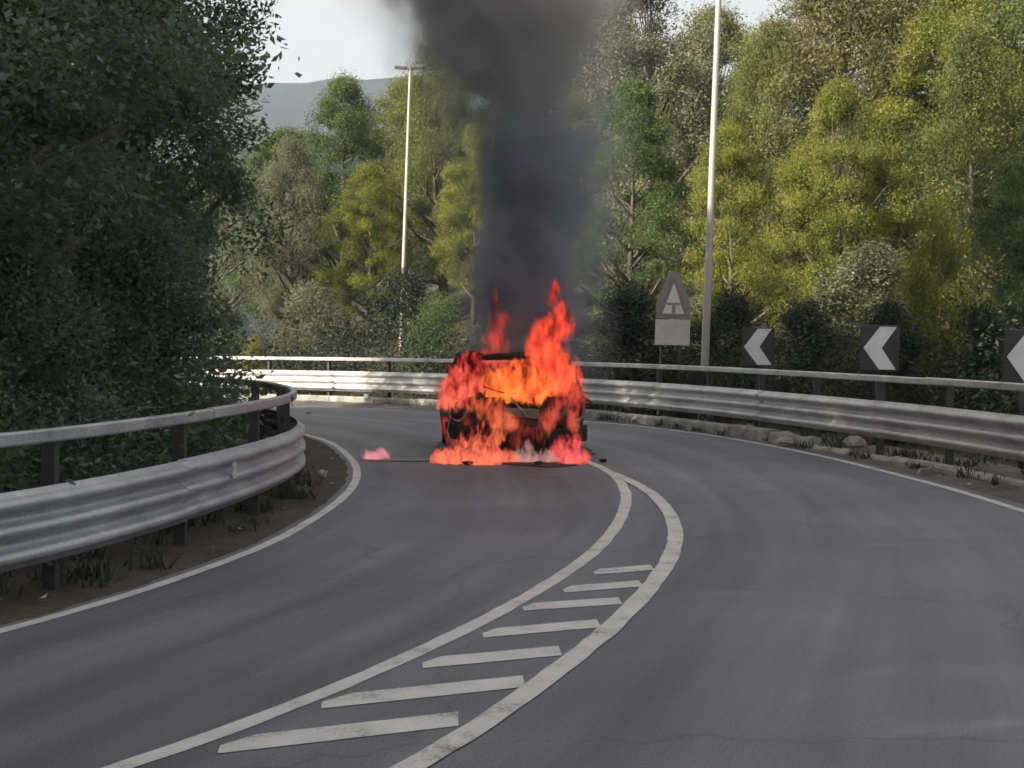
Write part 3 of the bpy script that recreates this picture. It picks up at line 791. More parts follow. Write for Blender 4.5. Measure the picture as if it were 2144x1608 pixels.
GL = 'dark trees on the inside of the bend'; GM = 'trees beyond the far end of the bend'; GR = 'trees on the bank behind the outer barrier'; GS = 'trees left of the frame'
TREES = [
    # inside of the bend, left of the picture (in shade)
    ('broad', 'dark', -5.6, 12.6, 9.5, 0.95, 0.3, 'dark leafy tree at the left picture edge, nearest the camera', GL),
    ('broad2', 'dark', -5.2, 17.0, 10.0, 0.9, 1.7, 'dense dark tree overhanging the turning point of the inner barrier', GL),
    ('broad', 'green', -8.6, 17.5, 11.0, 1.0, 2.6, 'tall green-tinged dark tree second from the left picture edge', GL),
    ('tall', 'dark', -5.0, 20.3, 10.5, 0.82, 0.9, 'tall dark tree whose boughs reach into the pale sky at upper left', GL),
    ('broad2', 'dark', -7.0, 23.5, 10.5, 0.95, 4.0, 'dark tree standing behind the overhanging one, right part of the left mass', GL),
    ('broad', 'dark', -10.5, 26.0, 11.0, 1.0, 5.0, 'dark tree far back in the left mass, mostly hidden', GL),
    # beyond the bend, centre
    ('loose', 'grey', -10.6, 52.0, 8.0, 0.9, 0.5, 'pale greyish tree showing beside the dark left mass', GM),
    ('feather', 'grey', -7.9, 56.0, 7.5, 0.9, 1.5, 'thin grey-green tree under the far hill, left of the slim lamp post', GM),
    ('broad2', 'green', -6.3, 58.0, 9.6, 0.85, 2.2, 'green rounded tree whose top stands before the far hill', GM),
    ('broad', 'yellow', -5.0, 53.5, 6.2, 0.8, 3.4, 'sunlit yellow-green tree directly left of the slim lamp post', GM),
    ('feather', 'olive', -2.4, 56.0, 9.8, 0.95, 0.2, 'tall olive tree between the slim lamp post and the smoke', GM),
    ('broad', 'yellow', -1.3, 52.5, 6.6, 0.7, 4.4, 'low yellow-green tree at the left side of the smoke', GM),
    ('broad2', 'olive', 1.2, 52.0, 9.5, 0.95, 5.1, 'olive tree hidden behind the smoke column', GM),
    # bank behind the outer barrier, right
    ('broad', 'grey', 4.1, 45.0, 11.0, 0.85, 1.0, 'grey-green tree between the smoke and the tall lamp post', GR),
    ('broad2', 'green', 3.0, 38.5, 7.4, 0.85, 2.9, 'mid-green tree right of the smoke, behind the warning sign', GR),
    ('feather', 'olive', 6.3, 38.5, 8.3, 0.95, 3.7, 'feathery olive tree right behind the tall lamp post', GR),
    ('tall', 'dry', 8.3, 37.0, 10.4, 0.95, 0.4, 'brownish dry-leaved tree in the middle of the right bank', GR),
    ('broad', 'yellow', 7.1, 33.5, 6.6, 0.72, 5.6, 'bright yellow-green tree above the middle chevron board', GR),
    ('feather', 'dry', 10.6, 37.5, 10.8, 1.0, 2.4, 'tall straw-brown tree in the upper right, behind the yellow ones', GR),
    ('broad2', 'green', 12.0, 34.0, 9.6, 0.95, 3.0, 'green tree in the upper right corner of the bank', GR),
    ('tall', 'olive', 9.4, 31.0, 7.2, 0.85, 1.2, 'olive drooping tree over the right chevron boards', GR),
    ('broad', 'green', 9.0, 25.6, 5.4, 0.85, 4.9, 'dark green tree at the right picture edge above the rightmost chevron', GR),
    ('broad2', 'olive', 14.5, 40.0, 11.0, 1.0, 0.1, 'olive tree highest up the bank at the right picture edge', GR),
    ('loose', 'grey', 9.6, 45.0, 11.5, 0.9, 5.5, 'pale thin-crowned tree against the sky right of the tall lamp post', GR),
    ('loose', 'dry', 13.0, 47.0, 11.5, 0.9, 2.5, 'thin pale brown tree against the sky near the right corner', GR),
    ('broad', 'green', -9.2, 63.0, 8.6, 1.15, 0.7, 'rounded green tree far back, low between the dark left mass and the far hill', GM),
    ('broad2', 'olive', -4.4, 65.0, 9.4, 1.1, 1.9, 'olive tree far back behind the slim lamp post', GM),
    ('broad', 'green', -0.6, 62.0, 10.4, 1.15, 2.7, 'green tree far back just left of the smoke top', GM),
    ('broad2', 'olive', 2.9, 58.0, 11.5, 1.15, 5.9, 'broad olive tree far back at the right side of the smoke', GM),
    ('broad', 'yellow', 10.2, 34.8, 8.2, 0.95, 2.0, 'broad yellow-green tree in the middle of the right bank, right of the brightest one', GR),
    ('broad2', 'yellow', 5.0, 35.5, 6.0, 0.85, 4.6, 'low yellow-green tree right beside the tall lamp post', GR),
    ('broad', 'olive', 6.6, 50.0, 9.4, 0.95, 3.9, 'olive tree far up the bank behind the tall lamp post', GR),
]
for a in TREES: tree(*a)
SHRUBS = [
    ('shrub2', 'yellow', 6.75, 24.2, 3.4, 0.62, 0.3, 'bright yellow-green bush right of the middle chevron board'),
    ('shrub', 'deep_shade', 5.2, 27.5, 2.2, 1.3, 1.2, 'rounded dark bush between the first two chevron boards'),
    ('shrub', 'deep_shade', 7.3, 24.2, 2.0, 1.2, 2.2, 'dark bush between the middle and the rightmost chevron board'),
    ('shrub', 'deep_shade', 5.75, 23.3, 2.1, 0.9, 0.6, 'dark bush directly behind the middle chevron board'),
    ('shrub', 'deep_shade', 3.4, 27.9, 1.0, 1.5, 2.9, 'low dark bush at the foot of the tall lamp post behind the barrier'),
    ('shrub', 'deep_shade', 8.2, 22.0, 2.3, 1.1, 1.9, 'dark bush behind the rightmost chevron board at the picture edge'),
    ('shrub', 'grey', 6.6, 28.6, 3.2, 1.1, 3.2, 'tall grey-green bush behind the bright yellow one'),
    ('shrub', 'deep_shade', 4.4, 30.5, 2.4, 1.3, 4.2, 'dark bush directly right of the tall lamp post foot'),
    ('shrub', 'deep_shade', 2.6, 32.0, 2.6, 1.4, 5.2, 'dark bush behind the warning sign'),
    ('shrub', 'deep_shade', 0.9, 36.0, 2.6, 1.4, 0.7, 'dark bush just right of the flames behind the barrier'),
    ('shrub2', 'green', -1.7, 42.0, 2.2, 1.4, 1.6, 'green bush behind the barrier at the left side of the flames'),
    ('shrub', 'deep_shade', -3.2, 44.0, 3.0, 1.2, 2.8, 'dark bush at the foot of the slim lamp post'),
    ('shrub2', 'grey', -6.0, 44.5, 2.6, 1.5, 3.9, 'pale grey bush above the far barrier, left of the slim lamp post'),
    ('shrub2', 'yellow', -6.8, 40.6, 1.5, 0.8, 0.9, 'small yellowish bush at the far barrier beside the dark left trees'),
    ('shrub', 'grey', -8.9, 45.5, 3.0, 1.4, 5.0, 'greyish bush at the far left end of the far barrier'),
    ('shrub', 'dark', -3.85, 12.2, 2.3, 0.95, 0.2, 'dark bush pressed against the inner barrier near the left edge'),
    ('shrub', 'dark', -3.55, 14.8, 2.6, 0.95, 1.4, 'dark bush behind the middle of the inner barrier'),
    ('shrub', 'dark', -4.4, 18.4, 2.9, 0.95, 2.6, 'dark bush behind the inner barrier where it turns away'),
    ('shrub', 'green', -4.5, 10.6, 2.4, 0.95, 3.6, 'greenish bush behind the inner barrier at the left picture edge'),
    ('shrub', 'dark', -6.0, 21.6, 2.6, 1.2, 4.4, 'dark bush low between the left trees and the far barrier'),
    ('shrub', 'dark', -8.4, 24.6, 2.4, 1.2, 5.4, 'dark low bush behind the hidden part of the inner barrier'),
]
for k, lf, x, y, h, w, rz, lab in SHRUBS:
    tree(k, lf, x, y, h, w, rz, lab, 'roadside bushes', 'bush', 'bush')
# the same wood goes on to the left of the picture and shades the road
rd = random.Random(21)
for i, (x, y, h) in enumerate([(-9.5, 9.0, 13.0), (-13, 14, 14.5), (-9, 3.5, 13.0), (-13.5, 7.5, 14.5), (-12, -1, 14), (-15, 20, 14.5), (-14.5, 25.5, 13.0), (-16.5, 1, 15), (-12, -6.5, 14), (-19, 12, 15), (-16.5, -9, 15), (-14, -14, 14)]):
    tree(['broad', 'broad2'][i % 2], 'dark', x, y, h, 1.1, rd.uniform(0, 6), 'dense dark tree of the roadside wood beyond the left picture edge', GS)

# undergrowth that nobody could count
def undergrowth(name, line, d0, d1, h, s_from, s_to, n, leaf, seed, label):
    rg = np.random.default_rng(seed)
    pts = resample(line, step=0.5); N = normals2(pts)
    idx = [i for i, p in enumerate(pts) if s_from(p)]
    P = []; T = []
    ncl = n // 160
    for k in range(ncl):
        i = int(rg.choice(idx)); d = d0 + (d1 - d0) * rg.random()
        p = pts[i] + N[i] * d; hh = h * (0.35 + 0.65 * rg.random())
        z = terrain(p.x, p.y) + hh * rg.random() ** 0.8
        q = rg.normal(size=(160, 3)) * np.array([0.32, 0.32, 0.26]) + np.array([p.x, p.y, z])
        q[:, 2] = np.maximum(q[:, 2], terrain(p.x, p.y) + 0.03)
        P.append(q); T.append(np.clip(0.5 + 0.18 * rg.normal() + 0.2 * rg.normal(size=160), 0, 1))
    P = np.concatenate(P); T = np.concatenate(T)
    Nn = rg.normal(size=P.shape); Nn[:, 2] += 1
    o = obj(name, leaf_mesh(P, Nn, 0.085, 0.45, T, 0.2, seed), LEAF[leaf])
    tag(o, label, 'undergrowth', kind='stuff')
undergrowth('undergrowth', b_out, -1.9, -6.0, 2.2, lambda p: p.y > 12 and p.x > -16, None, 120000, 'deep_shade', 5, 'dark tangled undergrowth along the foot of the bank behind the outer barrier')
undergrowth('undergrowth', b_in, 0.7, 3.2, 1.7, lambda p: 3 < p.y < 32, None, 60000, 'dark', 6, 'dark tangled undergrowth behind the inner barrier')

# ------------------------------------------------------------------ hills
def hill(name, y, x0, x1, prof, depth, seed, mat, amp):
    nx, ny = 90, 16; V = []; F = []
    for j in range(ny):
        t = j / (ny - 1)
        for i in range(nx):
            x = x0 + (x1 - x0) * i / (nx - 1)
            z = prof(x) * math.sin(math.pi * 0.5 * min(1, t * 1.6)) * (1 if t < 0.65 else 1 - (t - 0.65) * 0.8)
            z += amp * (noise.noise(Vector((x * 0.03, t * 5, seed))) + 0.6 * noise.noise(Vector((x * 0.12, t * 14, seed)))) * min(1, t * 4)
            V.append((x, y + depth * t, z - 2 if j == 0 else z))
    for j in range(ny - 1):
        for i in range(nx - 1):
            F.append((j * nx + i, j * nx + i + 1, (j + 1) * nx + i + 1, (j + 1) * nx + i))
    return tag(obj(name, mesh_from(V, F, True), mat), kind='structure')
hill('far_hill', 620, -700, 700, lambda x: 130 + 5 * math.sin(x * 0.016 + 0.8) - 0.02 * x, 240, 2.0, M['hill'], 3.0)
hill('near_hill', 150, -220, 220, lambda x: 23 + 4 * math.sin(x * 0.05 + 2.6) + 0.03 * x, 70, 5.0, M['hill'], 1.6)

# ------------------------------------------------------------------ burning car (seen from behind)
CAR = Vector((0.06, 19.55, 0)); CAR_RZ = R(4)
car = empty('burning_car', CAR, CAR_RZ)
tag(car, 'burnt-out car seen from behind, on fire in the left lane', 'car')

def loft(stations, smooth=True):
    """stations: list of equal-length rings of points"""
    V = []; F = []; m = len(stations[0])
    for st in stations: V += st
    for i in range(len(stations) - 1):
        for k in range(m):
            a = i * m + k; b = i * m + (k + 1) % m
            F.append((a, b, b + m, a + m))
    F.append(tuple(range(m))); F.append(tuple(range((len(stations) - 1) * m, len(stations) * m))[::-1])
    me = mesh_from(V, F, smooth)
    bm = bmesh.new(); bm.from_mesh(me); bmesh.ops.recalc_face_normals(bm, faces=bm.faces); bm.to_mesh(me); bm.free()
    return me

AX_R, AX_F, ARCH = 0.78, 3.42, 0.37
def car_station(y):
    """lower body cross-section at distance y from the tail"""
    t = y / 4.25
    hw = 0.90 - 0.10 * max(0, (0.35 - y) / 0.35) ** 2 - 0.16 * max(0, (y - 3.6) / 0.65) ** 2
    if y < 0.12: deck = 0.80
    elif y < 3.15: deck = 0.88
    else: deck = 0.88 - 0.2 * ((y - 3.15) / 1.1) ** 1.6
    zb = 0.2 if 0.25 < y < 4.0 else 0.3
    zs = zb
    for ax in (AX_R, AX_F):
        q = ARCH ** 2 - (y - ax) ** 2
        if q > 0: zs = max(zs, 0.30 + math.sqrt(q))
    zs = min(zs, deck - 0.14)
    zi = max(zb, zs - 0.02)
    half = [(0, zi), (hw * 0.72, zi), (hw * 0.93, zs), (hw * 0.99, zs + (deck - zs) * 0.25), (hw, zs + (deck - zs) * 0.5), (hw * 0.975, deck - 0.09), (hw * 0.93, deck - 0.03), (hw * 0.84, deck), (0, deck + 0.012)]
    ring = [(x, y, z) for x, z in half] + [(-x, y, z) for x, z in half[-2:0:-1]]
    return ring
ys = [0.0, 0.06, 0.14, 0.3, 0.38, 0.42] + [AX_R + ARCH * math.cos(math.pi * (1 - k / 10)) for k in range(1, 10)] + [1.16, 1.2, 1.6, 2.1, 2.6, 3.0, 3.04] + [AX_F + ARCH * math.cos(math.pi * (1 - k / 10)) for k in range(1, 10)] + [3.8, 3.95, 4.15, 4.25]
body_me = loft([car_station(y) for y in sorted(ys)])
for v in body_me.vertices:
    v.co += Vector((noise.noise(v.co * 3), noise.noise(v.co * 3 + Vector((4, 0, 0))), noise.noise(v.co * 3 + Vector((0, 4, 0))))) * 0.034
body = obj('body', body_me, M['char'], car)

def bar(name, pts, r, mat, parent, n=6):
    return MB().tube(pts, r, n).build(name, mat, parent)
# pillars, roof and window openings
for s in (-1, 1):
    bar('rear_pillar', [(s * 0.79, 0.12, 0.84), (s * 0.76, 0.24, 1.05), (s * 0.66, 0.42, 1.33)], [0.075, 0.07, 0.055], M['char'], car, 8)
    bar('side_pillar', [(s * 0.82, 1.75, 0.85), (s * 0.78, 1.72, 1.1), (s * 0.67, 1.68, 1.36)], [0.05, 0.045, 0.045], M['char'], car, 8)
    bar('front_pillar', [(s * 0.79, 3.12, 0.86), (s * 0.74, 2.75, 1.13), (s * 0.64, 2.32, 1.36)], [0.045, 0.04, 0.04], M['char'], car, 8)
    if s < 0: continue
    mir = MB().box((0, 0, 0), (0.17, 0.1, 0.13), bev=0.03).build('side_mirror', M['char_dark'], car, (s * 0.92, 2.82, 0.93))
    bar('mirror_arm', [(-s * 0.1, 0, -0.03), (-s * 0.2, 0.02, -0.06)], 0.018, M['char_dark'], mir)
roof_st = []
for y, hw, z in [(0.34, 0.60, 1.325), (0.42, 0.68, 1.365), (0.7, 0.70, 1.395), (1.3, 0.71, 1.42), (1.9, 0.70, 1.415), (2.25, 0.67, 1.385), (2.36, 0.62, 1.36)]:
    sag = -0.13 * math.exp(-((y - 1.3) / 0.5) ** 2)
    roof_st.append([(-hw, y, z - 0.055), (-hw * 0.97, y, z - 0.02), (-hw * 0.8, y, z), (0, y, z + 0.02 + sag), (hw * 0.8, y, z), (hw * 0.97, y, z - 0.02), (hw, y, z - 0.055), (hw * 0.8, y, z - 0.035), (0, y, z - 0.02 + sag), (-hw * 0.8, y, z - 0.035)])
obj('roof', loft(roof_st), M['char'], car)
MB().box((0, 0, 0), (1.1, 0.14, 0.035), bev=0.015).build('roof_spoiler', M['char_dark'], car, (0, 0.29, 1.335), (0.12, 0.02, 0))
# tailgate, its ledge, lamps, plate
tg = []
for x0, z0 in [(-0.66, 0.46), (0.66, 0.46), (0.7, 0.6), (0.66, 0.83), (-0.66, 0.83), (-0.7, 0.6)]: tg.append((x0, z0))
tail = MB().prism(tg, -0.035, 0.03).build('tailgate', M['char'], car)
MB().box((0, -0.045, 0.63), (0.5, 0.012, 0.115), bev=0.004).build('number_plate', M['ash'], tail, None, (0, 0.05, 0))
MB().box((0.0, -0.055, 0.735), (0.6, 0.035, 0.03), bev=0.01).build('handle_strip', M['char_dark'], tail)
MB().tube([(0.05, -0.03, 0.86), (-0.2, -0.05, 0.89), (-0.42, -0.03, 0.96)], [0.014, 0.012, 0.009], 6).build('wiper', M['char_dark'], tail)
for s in (-1, 1):
    rim = MB()
    n = 20
    rim.tube([(s * 0.76 + 0.11 * math.cos(2 * math.pi * k / n), -0.02 + 0.02 * math.cos(2 * math.pi * k / n) * s, 0.67 + 0.145 * math.sin(2 * math.pi * k / n)) for k in range(n + 1)], 0.018, 6)
    tl = rim.build('tail_lamp', M['ash'], car)
    MB().box((s * 0.76, 0.0, 0.67), (0.17, 0.05, 0.23), bev=0.03).build('lamp_socket', M['char_dark'], tl)
# sagging rear bumper
bp = []
for k in range(17):
    t = k / 16; x = -0.91 + 1.82 * t
    y = -0.1 + 0.16 * abs(2 * t - 1) ** 4; z = 0.42 - 0.05 * math.sin(math.pi * t) - 0.05 * t + 0.02 * noise.noise(Vector((x * 3, 1, 0)))
    bp.append([(x, y - 0.03, z - 0.12), (x, y - 0.055, z - 0.04), (x, y - 0.05, z + 0.05), (x, y - 0.01, z + 0.09), (x, y + 0.08, z + 0.08), (x, y + 0.08, z - 0.12)])
obj('rear_bumper', loft(bp), M['char_dark'], car)
MB().tube([(0.45, -0.09, 0.235), (0.45, 0.3, 0.24)], 0.035, 10).build('exhaust_pipe', M['ash'], car)
MB().box((0, 0.5, 0.27), (1.0, 0.1, 0.08), bev=0.02).build('rear_axle', M['char_dark'], car, (0, 0.28, 0))
bar('hanging_strip', [(-0.5, -0.14, 0.36), (-0.62, -0.16, 0.2), (-0.78, -0.17, 0.1), (-0.88, -0.15, 0.03)], 0.014, M['ash'], car)
def tyre_mesh():
    V = []; F = []; n = 28; prof = [(0.2, -0.085), (0.27, -0.1), (0.305, -0.085), (0.315, 0), (0.305, 0.085), (0.27, 0.1), (0.2, 0.085)]
    for k in range(n):
        a = 2 * math.pi * k / n
        for r, x in prof:
            rr = r
            V.append((x, math.cos(a) * rr, max(math.sin(a) * rr, -0.285)))
    m = len(prof)
    for k in range(n):
        for j in range(m):
            F.append((k * m + j, k * m + (j + 1) % m, ((k + 1) % n) * m + (j + 1) % m, ((k + 1) % n) * m + j))
    return mesh_from(V, F, True)
def rim_mesh():
    mb = MB(); n = 5
    mb.tube([(-0.06, 0, 0), (0.06, 0, 0)], 0.06, 12)
    for k in range(n):
        a = 2 * math.pi * k / n
        mb.tube([(0.02, 0.04 * math.cos(a), 0.04 * math.sin(a)), (0.03, 0.2 * math.cos(a), 0.2 * math.sin(a))], [0.03, 0.022], 6)
    mb.tube([(0.01, 0.2 * math.cos(2 * math.pi * k / 20), 0.2 * math.sin(2 * math.pi * k / 20)) for k in range(21)], 0.025, 6)
    return mb.mesh('rim')
tm = tyre_mesh(); tm.materials.append(M['tyre']); rm = rim_mesh(); rm.materials.append(M['ash'])
for s in (-1, 1):
    for ax in (AX_R, AX_F):
        w = empty('wheel', (s * 0.775, ax, 0.288), 0 if s > 0 else math.pi); w.parent = car
        obj('tyre', tm, None, w); obj('rim', rm, None, w)
# torn trim, hanging wires and a warped lower panel
for k, pts in enumerate([[(0.3, -0.12, 0.5), (0.36, -0.15, 0.34), (0.33, -0.17, 0.18), (0.4, -0.16, 0.08)], [(-0.1, -0.08, 0.84), (0.02, -0.12, 0.7), (0.12, -0.1, 0.58), (0.28, -0.12, 0.55)],
                         [(0.84, 0.0, 0.84), (0.93, -0.02, 0.78), (1.0, 0.0, 0.7)], [(-0.84, -0.02, 0.6), (-0.9, -0.08, 0.4), (-0.84, -0.14, 0.22)], [(-0.55, 0.3, 1.33), (-0.2, 0.22, 1.38), (0.1, 0.26, 1.34), (0.3, 0.3, 1.38)]]):
    bar('torn_trim', pts, [0.018, 0.015, 0.012, 0.008][:len(pts)] if len(pts) == 4 else [0.02, 0.016, 0.01], M['ash'] if k % 2 else M['char'], car)
pan = []
for k in range(12):
    t = k / 11; x = -0.6 + 1.1 * t; d = 0.03 * noise.noise(Vector((x * 4, 0, 2)))
    zl = 0.14 + 0.07 * noise.noise(Vector((x * 5, 1, 0)))
    pan.append([(x, -0.05 + d, 0.32), (x, -0.09 + d, 0.26), (x, -0.03 + d * 2, zl), (x, -0.02 + d * 2, zl), (x, -0.07 + d, 0.26), (x, -0.035 + d, 0.32)])
obj('torn_lower_panel', loft(pan), M['char_dark'], car)
# burnt seats and parcel shelf
for x in (-0.38, 0.38):
    for y in (0.95, 2.0):
        MB().box((x, y, 0.98), (0.5, 0.12, 0.5), bev=0.05, rot=Matrix.Rotation(-0.2, 4, 'X')).build('seat_frame', M['char_dark'], car)

rd = random.Random(8)
for k, (x, y, lab) in enumerate([(-0.55, 19.0, 'charred scrap lying on the road below the left of the bumper'), (0.33, 18.95, 'charred scrap lying on the road below the right of the bumper'), (1.15, 19.35, 'charred scrap on the road at the right rear corner of the car')]):
    tag(obj('charred_scrap', stone(20 + k, (0.07, 0.05, 0.025)), M['char_dark'], None, (x, y, 0.03), (0, 0, k)), lab, 'debris', 'debris dropped by the burning car')

# ------------------------------------------------------------------ fire and smoke
def fire_mat(name, scale, amp, dens, c_hot, c_cool, bright, z0, z1, blobs, edge=0.55, zst=0.45):
    """fire as a glowing volume: soft falloff from each tongue's core, torn by turbulence"""
    m, nt, out = mat_new(name); L = nt.links.new
    tc = nd(nt, 'ShaderNodeTexCoord'); mp = nd(nt, 'ShaderNodeMapping'); mp.inputs['Scale'].default_value = (1, 1, zst)
    L(tc.outputs['Object'], mp.inputs[0])
    nz = nd(nt, 'ShaderNodeTexNoise', Scale=scale, Detail=5.0, Roughness=0.65, Distortion=0.8)
    L(mp.outputs[0], nz.inputs['Vector'])
    field = None
    for b in blobs:
        v1 = nd(nt, 'ShaderNodeVectorMath', operation='SUBTRACT'); v1.inputs[1].default_value = b[:3]; L(tc.outputs['Object'], v1.inputs[0])
        v2 = nd(nt, 'ShaderNodeVectorMath', operation='DIVIDE'); v2.inputs[1].default_value = [1.15 * q for q in b[3:6]]; L(v1.outputs[0], v2.inputs[0])
        v3 = nd(nt, 'ShaderNodeVectorMath', operation='LENGTH'); L(v2.outputs[0], v3.inputs[0])
        if field is None: field = v3.outputs['Value']
        else:
            mm = nd(nt, 'ShaderNodeMath', operation='SMOOTH_MIN'); mm.inputs[2].default_value = 0.25
            L(field, mm.inputs[0]); L(v3.outputs['Value'], mm.inputs[1]); field = mm.outputs[0]
    ma = nd(nt, 'ShaderNodeMath', operation='MULTIPLY_ADD'); ma.inputs[1].default_value = -amp; L(nz.outputs['Fac'], ma.inputs[0])
    pl = nd(nt, 'ShaderNodeMath', operation='ADD'); pl.inputs[1].default_value = amp * 0.5; L(field, pl.inputs[0]); L(pl.outputs[0], ma.inputs[2])
    mr = nd(nt, 'ShaderNodeMapRange', interpolation_type='SMOOTHSTEP')
    mr.inputs['From Min'].default_value = 1.0; mr.inputs['From Max'].default_value = 1.0 - edge
    L(ma.outputs[0], mr.inputs['Value'])
    sx = nd(nt, 'ShaderNodeSeparateXYZ'); L(tc.outputs['Object'], sx.inputs[0])
    zr = nd(nt, 'ShaderNodeMapRange'); zr.inputs['From Min'].default_value = z0; zr.inputs['From Max'].default_value = z1
    L(sx.outputs['Z'], zr.inputs['Value'])
    nz2 = nd(nt, 'ShaderNodeTexNoise', Scale=scale * 1.7, Detail=5.0, Roughness=0.65); L(mp.outputs[0], nz2.inputs['Vector'])
    ad = nd(nt, 'ShaderNodeMath', operation='MULTIPLY_ADD'); ad.inputs[1].default_value = 4.2
    L(nz2.outputs['Fac'], ad.inputs[0])
    sb = nd(nt, 'ShaderNodeMath', operation='SUBTRACT'); sb.inputs[1].default_value = 1.95
    L(zr.outputs[0], ad.inputs[2]); L(ad.outputs[0], sb.inputs[0])
    rp = ramp(nt, sb.outputs[0], [(0.0, tuple(min(1.6, 1.25 * c + 0.03) for c in c_hot)), (0.3, c_hot), (0.68, c_cool), (0.9, tuple(0.3 * c for c in c_cool)), (1.0, tuple(0.05 * c for c in c_cool))])
    dn = nd(nt, 'ShaderNodeMath', operation='MULTIPLY'); dn.inputs[1].default_value = dens
    L(mr.outputs[0], dn.inputs[0])
    es = nd(nt, 'ShaderNodeMath', operation='MULTIPLY'); es.inputs[1].default_value = bright / EXPO
    L(dn.outputs[0], es.inputs[0])
    em = nd(nt, 'ShaderNodeEmission'); L(rp.outputs[0], em.inputs['Color']); L(es.outputs[0], em.inputs['Strength'])
    ab = nd(nt, 'ShaderNodeVolumeAbsorption'); ab.inputs['Color'].default_value = (0, 0, 0, 1); L(dn.outputs[0], ab.inputs['Density'])
    sh = nd(nt, 'ShaderNodeAddShader'); L(em.outputs[0], sh.inputs[0]); L(ab.outputs[0], sh.inputs[1])
    L(sh.outputs[0], out.inputs['Volume'])
    m.cycles.volume_step_rate = 0.6
    return m

def union_blobs(blobs, voxel, amp, seed, freq=3.0):
    """closed, irregular hull round a set of ellipsoids (x,y,z,rx,ry,rz)"""
    bm = bmesh.new()
    for b in blobs:
        r = bmesh.ops.create_icosphere(bm, subdivisions=3, radius=1)
        bmesh.ops.transform(bm, matrix=Matrix.Translation(b[:3]) @ Matrix.Diagonal((*b[3:6], 1)), verts=r['verts'])
    me = bpy.data.meshes.new('tmp'); bm.to_mesh(me); bm.free()
    o = bpy.data.objects.new('tmp', me); col.objects.link(o)
    md = o.modifiers.new('r', 'REMESH'); md.mode = 'VOXEL'; md.voxel_size = voxel; md.use_smooth_shade = True
    dg = bpy.context.evaluated_depsgraph_get(); dg.update()
    out = bpy.data.meshes.new_from_object(o.evaluated_get(dg))
    bpy.data.objects.remove(o); bpy.data.meshes.remove(me)
    n = len(out.vertices); nr = np.zeros(n * 3); out.vertices.foreach_get('normal', nr)
    for i, v in enumerate(out.vertices):
        q = v.co
        k = noise.noise(Vector((q.x * freq, q.y * freq, q.z * freq * 0.6 + seed))) + 0.5 * noise.noise(q * freq * 2.3 + Vector((seed, 0, 0)))
        v.co = q + Vector(nr[3 * i:3 * i + 3]) * (amp * k)
    out.polygons.foreach_set('use_smooth', [True] * len(out.polygons))
    return out

def tongue(x, y, z, w, h, lean=0.0, n=6, d=None):
    """a stack of ellipsoids that tapers upwards"""
    out = []
    for i in range(n):
        t = i / (n - 1)
        r = w * (1 - 0.75 * t ** 1.4)
        out.append((x + lean * t + 0.25 * w * math.sin(5 * t + x * 7), y, z + h * t * 0.9, r, (d or w) * (1 - 0.6 * t), h * 0.2))
    return out

def flame(label, blobs, hot, cool, bright, z0, z1, scale=5.0, amp=1.1, dens=16, edge=0.5, voxel=0.035, seed=1.0):
    grown = [(*q[:3], q[3] * 1.6, q[4] * 1.6, q[5] * 1.6) for q in blobs]
    o = obj('flame', union_blobs(grown, voxel, 0.02, seed, 5.0), fire_mat('fire', scale, amp * 2.6, dens, hot, cool, bright, z0, z1, blobs, edge))
    tag(o, label, 'flame', 'flames of the burning car')
FY = 19.6
HOT = (1.0, 0.16, 0.028)
flame('broad orange flame filling the rear window opening of the car',
      [(0.12, FY + 0.1, 0.98, 0.36, 0.3, 0.22), (-0.12, FY + 0.1, 0.95, 0.22, 0.25, 0.2), (0.36, FY + 0.1, 0.97, 0.24, 0.25, 0.22), (0.1, FY + 0.1, 1.14, 0.2, 0.2, 0.15), (0.12, FY - 0.04, 0.86, 0.36, 0.14, 0.1)],
      (1.35, 0.27, 0.045), (0.98, 0.1, 0.03), 1.15, 0.6, 1.7, 5.0, 1.2, 20, 0.4, seed=2.0)
flame('tall red flame rising from the right side of the car roof',
      tongue(0.52, FY + 0.2, 1.0, 0.29, 1.22, -0.02, 6) + [(0.6, FY + 0.15, 1.0, 0.24, 0.24, 0.3), (0.44, FY + 0.2, 1.45, 0.2, 0.2, 0.25), (0.57, FY + 0.2, 1.72, 0.2, 0.18, 0.24)],
      (1.12, 0.12, 0.04), (0.88, 0.05, 0.04), 1.1, 0.9, 2.6, 5.0, 1.1, 16, 0.5, seed=4.0)
flame('thin dull red flame on the left side of the roof',
      tongue(-0.2, FY + 0.5, 1.3, 0.19, 0.8, 0.0, 4), (0.8, 0.085, 0.06), (0.6, 0.04, 0.05), 0.9, 1.1, 2.3, 5.5, 1.5, 9, 0.7, seed=6.0)
flame('red and salmon flame wrapping the left rear corner of the car',
      [(-0.66, FY - 0.02, 0.95, 0.22, 0.22, 0.25), (-0.72, FY - 0.04, 0.78, 0.18, 0.18, 0.13), (-0.6, FY + 0.05, 1.12, 0.17, 0.18, 0.18), (-0.5, FY + 0.1, 1.25, 0.14, 0.15, 0.14)],
      (1.0, 0.19, 0.1), (0.85, 0.06, 0.05), 1.0, 0.6, 1.5, 6.0, 1.4, 20, 0.4, seed=8.0)
